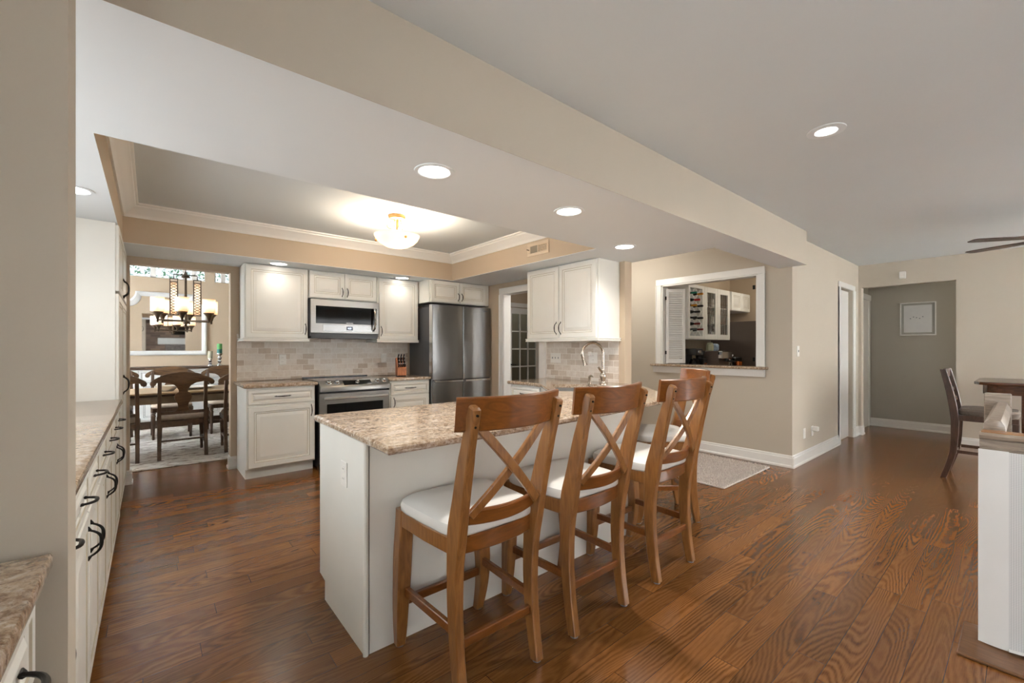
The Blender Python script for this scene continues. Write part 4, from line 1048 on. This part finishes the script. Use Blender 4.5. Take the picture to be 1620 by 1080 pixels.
# wine rack cabinet
WR = thing('wine_rack', 'cream wall wine rack with crossed lattice', 'wine rack', (5.50, YB, 0))
z0, z1, w = 1.39, 2.13, .44
b = MB(); b.box(0, .035, 0, .31, z0, z1).box(w-.06, w, 0, .31, z0, z1).box(.035, w-.06, 0, .31, z0, z0+.045).box(.035, w-.06, 0, .31, z1-.045, z1)
b.obj('frame', M['cab'], WR); MB().box(.035, w-.06, .29, .31, z0+.045, z1-.045).obj('back_panel', M['dark'], WR)  # back panel coloured dark to imitate the shade inside the cells
b = MB(); xa, xb = .035, w-.06; za, zb = z0+.045, z1-.045; cell = (xb-xa)/1.0
def strip(x0, zz0, x1, zz1, yo):
    d = Vector((x1-x0, 0, zz1-zz0)).normalized()
    b.loft([crect((x0, .15+yo, zz0), (0, 1, 0), d.cross(Vector((0, 1, 0))), .135, .006, .001), crect((x1, .15+yo, zz1), (0, 1, 0), d.cross(Vector((0, 1, 0))), .135, .006, .001)])
def clip(c, slope, yo):
    # line z = c + slope*(x-xa); clipped to the opening
    pts = []
    x_lo, x_hi = xa, xb
    zl, zh = c, c+slope*(xb-xa)
    if slope > 0:
        if zl < za: x_lo = xa+(za-c)/slope
        if zh > zb: x_hi = xa+(zb-c)/slope
    else:
        if zl > zb: x_lo = xa+(zb-c)/slope
        if zh < za: x_hi = xa+(za-c)/slope
    if x_hi-x_lo > .03: strip(x_lo, c+slope*(x_lo-xa), x_hi, c+slope*(x_hi-xa), yo)
k = .165; sl_ = 1.0
for i in range(-4, 9): clip(za+i*k*1.0, sl_, -.001)
for i in range(-1, 12): clip(za+i*k*1.0, -sl_, .001)
b.obj('lattice', M['cab'], WR)
neck = {c: simple(c+'_bottle_foil', h, .3, metal=.3) for c, h in (('green', '#1f7d66'), ('amber', '#c98a2c'), ('red', '#b5281d'), ('gold', '#c48a25'), ('black', '#23211f'), ('maroon', '#7a2a22'), ('grey', '#5d625f'))}
bg = simple('dark_bottle_glass', '#15180f', .1)
spots = [('green', .09, .515, 'green-necked wine bottle at upper left of the rack'), ('amber', .26, .51, 'amber-necked wine bottle at upper right of the rack'), ('red', .175, .425, 'red-necked wine bottle in the rack below the green one'), ('gold', .09, .345, 'gold-necked wine bottle at left of the rack middle'), ('black', .26, .345, 'black-necked bottle right of the gold one in the rack'), ('black', .175, .262, 'black-necked bottle centred below the gold one'), ('black', .09, .18, 'black-necked bottle at left in the lower rack'), ('black', .26, .18, 'black-necked bottle at right in the lower rack'), ('maroon', .175, .10, 'maroon-necked bottle centred near the rack bottom'), ('maroon', .26, .025, 'maroon-necked bottle at lower right of the rack'), ('grey', .09, .025, 'grey-necked bottle at lower left of the rack')]
for c, x, z, lab in spots:
    t = thing('wine_bottle', lab, 'bottle', (5.50+.035+x-.02, YB, z0+.045+z+.065), 0, 'wine bottles in the rack')
    MB().tube([(0, .27, 0), (0, .08, 0), (0, .04, 0), (0, .02, 0)], [.035, .035, .025, .014], 14).obj('glass_body', bg, t)
    MB().tube([(0, .03, 0), (0, -.055, 0), (0, -.058, 0)], [.0145, .0145, .012], 12).obj('foil_neck', neck[c], t)
# glass door cabinet
GC = thing('glass_door_cabinet', 'cream wall cabinet with two leaded glass doors', 'cabinet', (5.943, YB, 0))
w = .80; b = MB()
b.box(0, .02, .02, .31, z0, z1).box(w-.02, w, .02, .31, z0, z1).box(.02, w-.02, .02, .31, z0, z0+.02).box(.02, w-.02, .02, .31, z1-.02, z1).box(.02, w-.02, .295, .31, z0+.02, z1-.02)
b.obj('body', M['cab'], GC); MB().box(.02, w-.02, .03, .295, z0+.22, z0+.23).box(.02, w-.02, .03, .295, z0+.46, z0+.47).obj('shelf', M['cab'], GC)
for x0 in (.0, .4):
    b = MB(); a0, a1 = x0+.003, x0+.397; f = .075
    b.box(a0, a0+f, 0, .019, z0, z1, .002).box(a1-f, a1, 0, .019, z0, z1, .002).box(a0+f, a1-f, 0, .019, z0, z0+f, .002).box(a0+f, a1-f, 0, .019, z1-f, z1, .002)
    d = b.obj('door', M['cab'], GC); MB().box(a0+f, a1-f, .008, .012, z0+f, z1-f).obj('pane', M['pane'], d)
    b = MB(); W_ = a1-a0-2*f
    for i in range(1, 4): b.box(a0+f+W_*i/4-.002, a0+f+W_*i/4+.002, .006, .014, z0+f, z1-f)
    for i in range(1, 4): z = z0+f+(z1-z0-2*f)*i/4; b.box(a0+f, a1-f, .006, .014, z-.002, z+.002)
    b.obj('leading', M['nickel'], d)
gm = [M['ceramic'], M['chrome'], M['copper'], M['blue'], M['pane']]
gl = ['white cup on the {} shelf behind the {} leaded door', 'silver goblet on the {} shelf behind the {} leaded door', 'copper tumbler on the {} shelf behind the {} leaded door']
for si, (zz, sn) in enumerate(((.021, 'bottom'), (.231, 'middle'), (.471, 'top'))):
    for di, dn_ in ((0, 'left'), (1, 'right')):
        for gi in range(3):
            x = 5.943+.11+di*.4+gi*.09; m_ = gm[gi]
            hh_ = .10+.02*((si+gi) % 3); b = MB()
            if gi == 1: b.lathe([(.028, 0), (.006, .012), (.005, .05), (.03, .075), (.032, hh_+.03), (.029, hh_+.03), (.002, .07)], (0, 0, 0), 14, cap=False)
            else: b.lathe([(.026, 0), (.035, .01), (.037, hh_), (.033, hh_), (.03, .012), (.001, .01)], (0, 0, 0), 14, cap=False)
            o = b.obj('goblet' if gi == 1 else ('tumbler' if gi == 2 else 'cup'), m_, None, (x, YB+.15, z0+zz))
            tag(o, gl[gi].format(sn, dn_), 'glassware', 'glassware behind the leaded doors')
cabinet('wall_cabinet', 'short white wall cabinet above the bar room refrigerator', (6.75, YB, 0), 0, .68, .31, 1.84, 2.13, [('door', .004, .338, 1.843, 2.125), ('door', .342, .676, 1.843, 2.125)])
BF = thing('bar_refrigerator', 'taupe refrigerator side in the bar room', 'refrigerator', (6.76, 2.36, 0))
MB().box(0, .70, .06, .84, .0, 1.665).obj('body', M['brownfr'], BF); MB().box(0, .70, 0, .055, .05, 1.665, .006).obj('door', M['brownfr'], BF); MB().box(.02, .1, .0, .1, 1.665, 1.70).obj('hinge_cover', M['blackp'], BF)
cabinet('base_cabinet', 'cream base cabinet of the bar room counter', (5.335, 2.62, 0), 0, 1.40, .595, 0, .885, [('door', .004+i*.35, .346+i*.35, .115, .87) for i in range(4)], .10)
slab('granite_worktop', 'granite bar room counter under the wine rack', [(5.332, 2.58), (6.745, 2.58), (6.745, 3.215), (5.332, 3.215)])
zc = .9185
CM = thing('coffee_maker', 'black drip coffee maker next to the louvered shutter', 'coffee maker', (5.60, 2.92, zc))
MB().box(-.09, .09, -.12, .12, 0, .03, .005).box(-.09, .09, .03, .12, .03, .3, .005).obj('body', M['blackp'], CM)
MB().box(-.09, .09, -.12, .12, .255, .345, .008).obj('brew_head', M['blackp'], CM)
MB().lathe([(.05, 0), (.07, .03), (.068, .12), (.05, .17), (.045, .17)], (0, -.05, .032)).obj('carafe', M['glassblk'], CM)
MB().box(-.03, .03, -.125, -.119, .285, .32).obj('control_panel', M['chrome'], CM)
GR = thing('coffee_grinder', 'black coffee grinder right of the drip coffee maker', 'grinder', (5.80, 2.90, zc))
MB().box(-.06, .06, -.08, .08, 0, .21, .01).obj('body', M['blackp'], GR); MB().lathe([(.05, .21), (.065, .30), (.065, .31), (.0, .315)]).obj('hopper', M['dark'], GR); MB().box(-.03, .03, -.085, -.08, .12, .15).obj('label_plate', M['copper'], GR)
EM = thing('espresso_machine', 'boxy stainless espresso machine carrying the jars', 'espresso machine', (6.08, 2.82, zc))
MB().box(-.15, .15, -.12, .17, 0, .31, .006).obj('body', M['brownfr'], EM)
MB().box(-.15, .16, -.17, -.10, .20, .31, .012).obj('brew_head', M['chrome'], EM)
MB().box(-.14, .14, -.2, -.12, 0, .035, .004).obj('drip_tray', M['blackp'], EM)
MB().cyl((.03, -.15, .2), (.03, -.15, .165), .03, .028).tube([(.03, -.15, .175), (.03, -.26, .165)], .011).obj('portafilter', M['blackp'], EM)
MB().tube([(.12, -.15, .2), (.13, -.17, .1)], .005, 8).obj('steam_wand', M['chrome'], EM)
tag(MB().lathe([(.04, 0), (.048, .01), (.048, .085), (.035, .1), (.038, .115), (.001, .12)], (5.97, 2.84, zc+.3105)).obj('canister', M['sage']), 'sage canister on the espresso machine', 'jar')
tag(MB().lathe([(.045, 0), (.06, .02), (.06, .08), (.045, .1), (.001, .105)], (6.10, 2.84, zc+.3105)).obj('canister', M['blue']), 'blue and white jar on the espresso machine', 'jar')
tag(MB().lathe([(.02, 0), (.03, .01), (.03, .07), (.02, .085), (.001, .09)], (6.185, 2.86, zc+.3105)).obj('canister', M['ceramic']), 'small white jar at the right on the espresso machine', 'jar')
KT = thing('electric_kettle', 'black electric kettle right of the espresso machine', 'kettle', (6.36, 2.78, zc))
MB().lathe([(.08, 0), (.08, .02), (.075, .025), (.078, .1), (.06, .25), (.05, .27), (.001, .285)]).obj('body', M['blackp'], KT)
MB().tube([(-.05, -.03, .24), (-.09, -.07, .25), (-.11, -.08, .15), (-.08, -.05, .06)], .012, 8).obj('handle', M['chrome'], KT); MB().cyl((.05, -.02, .2), (.1, -.04, .25), .02, .012).obj('spout', M['chrome'], KT)
MU = thing('copper_mug', 'copper mug in front of the black toaster', 'mug', (6.45, 2.66, zc))
MB().lathe([(.04, 0), (.05, .01), (.052, .16), (.048, .16), (.045, .012), (.001, .01)], cap=False).obj('cup', M['copper'], MU); MB().tube([(.05, 0, .14), (.09, 0, .13), (.09, 0, .05), (.05, 0, .03)], .007, 8).obj('handle', M['copper'], MU)
TO = thing('toaster', 'black toaster beside the bar room refrigerator', 'toaster', (6.62, 2.82, zc))
MB().box(-.12, .11, -.1, .12, .01, .22, .015).obj('body', M['blackp'], TO); MB().box(-.08, -.04, -.11, -.1, .06, .08).box(.03, .07, -.11, -.1, .06, .08).obj('lever', M['copper'], TO)
bl = bpy.data.lights.new('bar_room_fill_light', 'POINT'); bl.energy = 9; bl.color = (1, .9, .78); bl.shadow_soft_size = .12  # unseen fill light added for the bar room, placed to shade the lattice
o = bpy.data.objects.new('bar_room_fill_light', bl); COL.objects.link(o); o.location = (6.7, 1.95, 2.38)

# ================================================================== LIVING ROOM SIDE
# shag rug
rg = MB(); rnd = random.Random(3)
RX0, RX1, RY0, RY1 = 3.95, 5.02, 1.75, 2.55
rg.box(RX0, RX1, RY0, RY1, .001, .015, .004)
for i in range(9000):
    x = rnd.uniform(RX0+.004, RX1-.004); y = rnd.uniform(RY0+.004, RY1-.004); a = rnd.uniform(0, 2*pi); h = rnd.uniform(.012, .024); u = Vector((cos(a), sin(a), 0))*.0035; dx, dy = rnd.gauss(0, .006), rnd.gauss(0, .006)
    rg.add([(x-u.x, y-u.y, .014), (x+u.x, y+u.y, .014), (x+dx, y+dy, .014+h)], [(0, 1, 2)])
tag(rg.obj('shag_rug', M['shag']), 'small oatmeal shag rug in the passage below the pass-through', 'rug')
# framed print
PR = thing('framed_print', 'pale framed print on the grey hall wall', 'picture', (9.078, 1.09, 1.72), radians(-90))
w, h = .205, .255; b = MB(); L = [[(x*(w-d), y, z*(h-d)) for x, z in ((-1, -1), (1, -1), (1, 1), (-1, 1))] for d, y in ((0, 0), (0, -.02), (.012, -.022), (.016, -.012))]
b.loft(L, False); b.obj('frame', M['trim'], PR); MB().box(-w+.014, w-.014, -.011, -.004, -h+.014, h-.014).obj('mat_board', M['mat'], PR)
MB().box(-w+.045, w-.045, -.0125, -.011, -h+.045, h-.045).obj('print', M['print'], PR)
b = MB()
for k in range(5): b.box(-.09+.035*k, -.075+.035*k, -.0131, -.0125, -.0+.012*((k*2) % 3), .012+.012*((k*2) % 3))
b.obj('faint_marks', M['felt'], PR)
# motion sensor
MS = thing('motion_sensor', 'small white motion sensor above the far opening', 'sensor', (7.979, 1.11, 2.275), radians(-90))
MB().box(-.035, .035, -.04, 0, -.05, .05, .008, seg=2).obj('housing', M['white_p'], MS); MB().box(-.022, .022, -.044, -.04, -.038, .01, .003).obj('lens', M['ceramic'], MS)
# stair guard rail with newel, and the white mesh
GR_ = thing('stair_guardrail', 'oak stair guardrail with square newel post at right edge', 'railing', (0, 0, 0))
pf = [(-.045, .895), (-.04, .907), (.04, .907), (.045, .895), (.04, .882), (.03, .876), (.03, .852), (.036, .846), (.034, .832), (.028, .826), (-.028, .826), (-.034, .832), (-.036, .846), (-.03, .852), (-.03, .876), (-.04, .882)]
MB().loft([[(2.79+u, y, z) for u, z in pf] for y in (.135, -1.6)]).obj('top_rail', M['rail'], GR_)
MB().box(2.752, 2.828, -1.6, .13, .907, .910).obj('rail_cap', M['railt'], GR_)
MB().prism([(.06, .905), (.062, .93), (.075, .955), (.11, .958), (.125, .94), (.128, .905)], 2.83, 3.745, 'x', .004).obj('handrail', M['rail'], GR_)
MB().box(3.745, 3.835, .06, .165, 0, 1.005, .004).obj('newel_post', M['rail'], GR_)
MB().box(2.75, 2.83, .05, .13, 0, .826, .004).obj('corner_post', M['rail'], GR_)
for i in range(12): MB().box(2.775, 2.805, -.1-i*.125, -.07-i*.125, .02, .826).obj('baluster', M['trim'], GR_)
struct(MB().box(2.56, 2.88, -1.7, .19, .0005, .014, .004).obj('trim_9', M['nosing']))
MC = thing('mesh_safety_net', 'white mesh safety net draped over the stair guardrail', 'safety net', (0, 0, 0))
def sheet(y0, y1, z0, z1, off, ny=60, nz=40, f=None):
    vs = []; th = .0025
    for L_ in (0, 1):
        for i in range(ny+1):
            for j in range(nz+1):
                s, q = i/ny, j/nz; y = y0+(y1-y0)*s; z = z0+(z1-z0)*q
                x = 2.735+off-.014*sin(y*9+q*2.2)*(1-q)**.6-.008*sin(y*23+z*7)*(1-q)-.011*(1+sin(y*8-z*6.5))*(1-q)**.5*min(1, (.16-y)*5)-.018*math.exp(-((y-.05)/.08)**2)*sin(pi*q)
                vs.append((x-L_*th, y, z))
    n = (ny+1)*(nz+1); fs = []
    for i in range(ny):
        for j in range(nz):
            a = i*(nz+1)+j; q = (a, a+1, a+nz+2, a+nz+1); fs.append(q); fs.append(tuple(n+k_ for k_ in reversed(q)))
    rim = [i*(nz+1) for i in range(ny+1)]+[ny*(nz+1)+j for j in range(1, nz+1)]+[i*(nz+1)+nz for i in range(ny-1, -1, -1)]+[j for j in range(nz-1, 0, -1)]
    for a, b_ in zip(rim, rim[1:]+rim[:1]): fs.append((a, b_, n+b_, n+a))
    return MB().add(vs, fs)
sheet(.05, -1.6, .02, .835, 0).obj('mesh_panel', M['meshc'], MC)
sheet(.137, .05, .02, .838, 0, 10, 40).obj('hem', M['hem'], MC)
sheet(.05, -1.6, .02, .035, -.003, 60, 2).obj('bottom_hem', M['hem'], MC)
# pub table
PT = thing('pub_table', 'cherry-brown counter-height table at the right edge', 'table', (0, 0, 0))
def clipped(x0, x1, y0, y1, c): return interp([(x0+c, y0), (x1-c, y0)], 1)+[(x1-c*.3, y0+c*.3), (x1, y0+c), (x1, y1-c), (x1-c*.3, y1-c*.3), (x1-c, y1), (x0+c, y1), (x0+c*.3, y1-c*.3), (x0, y1-c), (x0, y0+c), (x0+c*.3, y0+c*.3)]
MB().prism(clipped(6.46, 7.45, -.95, .36, .13), .895, .925, 'z', .006).obj('table_top', M['pub'], PT)
MB().prism(clipped(6.52, 7.39, -.89, .30, .11), .80, .895, 'z').obj('apron', M['pub'], PT)
for x in (6.62, 7.29):
    for y in (-.8, .0): MB().box(x-.04, x+.04, y-.04, y+.04, 0, .80, .004).obj('leg', M['pub'], PT)
tag(MB().lathe([(.04, 0), (.05, .01), (.055, .1), (.045, .14), (.04, .2), (.036, .2), (.04, .13), (.001, .02)], (6.75, -.03, .925), cap=False).obj('vase', M['blackp']), 'dark vase on the pub table cut by the right edge', 'vase')
# pub chair, faces -y
PCH = thing('counter_chair', 'dark walnut counter-height chair by the pub table', 'chair', (6.18, .27, 0), pi)
rp = interp([(-.265, 0, .045), (-.20, .25, .05), (-.185, .5, .055), (-.19, .64, .058), (-.22, .85, .055), (-.265, 1.06, .045)], 4)
for s in (-1, 1):
    MB().loft([crect((s*.195, y, z), (1, 0, 0), (0, 1, 0), .017, d/2, .004) for y, z, d in rp]).obj('leg', M['pubc'], PCH)
    MB().loft([crect((s*.195, .2, z), (1, 0, 0), (0, 1, 0), d, d, .004) for z, d in ((0, .017), (.3, .02), (.58, .021))]).obj('leg', M['pubc'], PCH)
    MB().box(s*.195-.009, s*.195+.009, -.17, .185, .255, .285).obj('stretcher', M['pubc'], PCH)
    MB().box(s*.195-.01, s*.195+.01, -.165, .22, .57, .625, .003).obj('apron', M['pubc'], PCH)
MB().box(-.18, .18, .205, .22, .57, .625).obj('apron', M['pubc'], PCH); MB().box(-.18, .18, -.19, -.17, .57, .625).obj('apron', M['pubc'], PCH)
MB().box(-.18, .18, .19, .21, .22, .25).obj('stretcher', M['pubc'], PCH); MB().box(-.18, .18, -.205, -.185, .22, .25).obj('stretcher', M['pubc'], PCH)
def ol2(sc, z): return [(math.copysign(abs(cos(a))**.4, cos(a))*.205*sc, .03+math.copysign(abs(sin(a))**.4, sin(a))*.20*sc, z) for a in (2*pi*i/28 for i in range(28))]
MB().loft([ol2(.97, .626), ol2(1, .64), ol2(1, .665), ol2(.93, .685), ol2(.6, .695), ol2(.05, .697)]).obj('seat', M['greyf'], PCH)
for z0_, z1_ in ((.98, 1.065), (.84, .88), (.74, .78)):
    y = -.185-(z0_+z1_-1.3)/2*.19; MB().box(-.18, .18, y-.012, y+.010, z0_, z1_, .003).obj('back_slat', M['pubc'], PCH)
# ceiling fan
FN = thing('ceiling_fan', 'dark-bladed ceiling fan entering at the right edge', 'fan', (5.84, -.22, 0))
MB().lathe([(.07, HC), (.065, HC-.04), (.02, HC-.05)]).obj('canopy', M['bronze'], FN)
MB().cyl((0, 0, HC-.04), (0, 0, 2.26), .012, .012).obj('downrod', M['bronze'], FN)
MB().lathe([(.03, 2.28), (.1, 2.26), (.11, 2.2), (.09, 2.16), (.04, 2.14), (.001, 2.13)]).obj('motor', M['bronze'], FN)
for i in range(6):
    a = radians(125+60*i); u = Vector((cos(a), sin(a), 0)); v = Vector((-sin(a), cos(a), .04)).normalized()
    rings = []
    for r, wd in ((.16, .042), (.3, .052), (.56, .06), (.64, .055), (.66, .035)): rings.append(crect(u*r+Vector((0, 0, 2.2)), v, u.cross(v), wd, .003, .001))
    bl_ = MB().loft(rings).obj('blade', M['fan'], FN)
    MB().tube([u*.08+Vector((0, 0, 2.19)), u*.2+Vector((0, 0, 2.207))], .012, 8).obj('blade_arm', M['bronze'], bl_)

# fireplace wall behind the camera, seen in the dining mirror
FP = thing('fireplace', 'stone fireplace with pale mantel reflected in the dining mirror', 'fireplace', (0, -3.695, 0))
MB().box(-.6, 2.9, .0, .10, 0, HC-.01).obj('brick_surround', M['brick'], FP)
MB().box(.45, 2.0, .10, .28, 0, 1.42).obj('stone_face', M['mortar'], FP)
MB().box(.8, 1.65, .28, .285, .1, .85).obj('firebox', M['dark'], FP)
MB().prism([(.10, 1.42), (.34, 1.42), (.37, 1.50), (.44, 1.60), (.46, 1.66), (.10, 1.66)], .22, 2.25, 'x').obj('mantel', M['mantel'], FP)
TV = thing('television', 'black television above the mantel reflected in the dining mirror', 'television', (1.15, -3.59, 1.80))
MB().box(-.5, .5, 0, .05, 0, .58, .004).obj('bezel', M['blackp'], TV); MB().box(-.48, .48, .05, .053, .02, .56).obj('screen', M['glassblk'], TV)
# added fill lights for the far hall and passage, without fixtures
hl = bpy.data.lights.new('hall_fill_light', 'POINT'); hl.energy = 11; hl.color = (1, .93, .82); hl.shadow_soft_size = .1
o = bpy.data.objects.new('hall_fill_light', hl); COL.objects.link(o); o.location = (8.6, -.7, 2.3)
hl = bpy.data.lights.new('passage_fill_light', 'POINT'); hl.energy = 17; hl.color = (1, .93, .84); hl.shadow_soft_size = .1  # unseen fill light added to brighten the pass-through wall
o = bpy.data.objects.new('passage_fill_light', hl); COL.objects.link(o); o.location = (4.35, 3.5, 2.35)
bpy.context.view_layer.update()
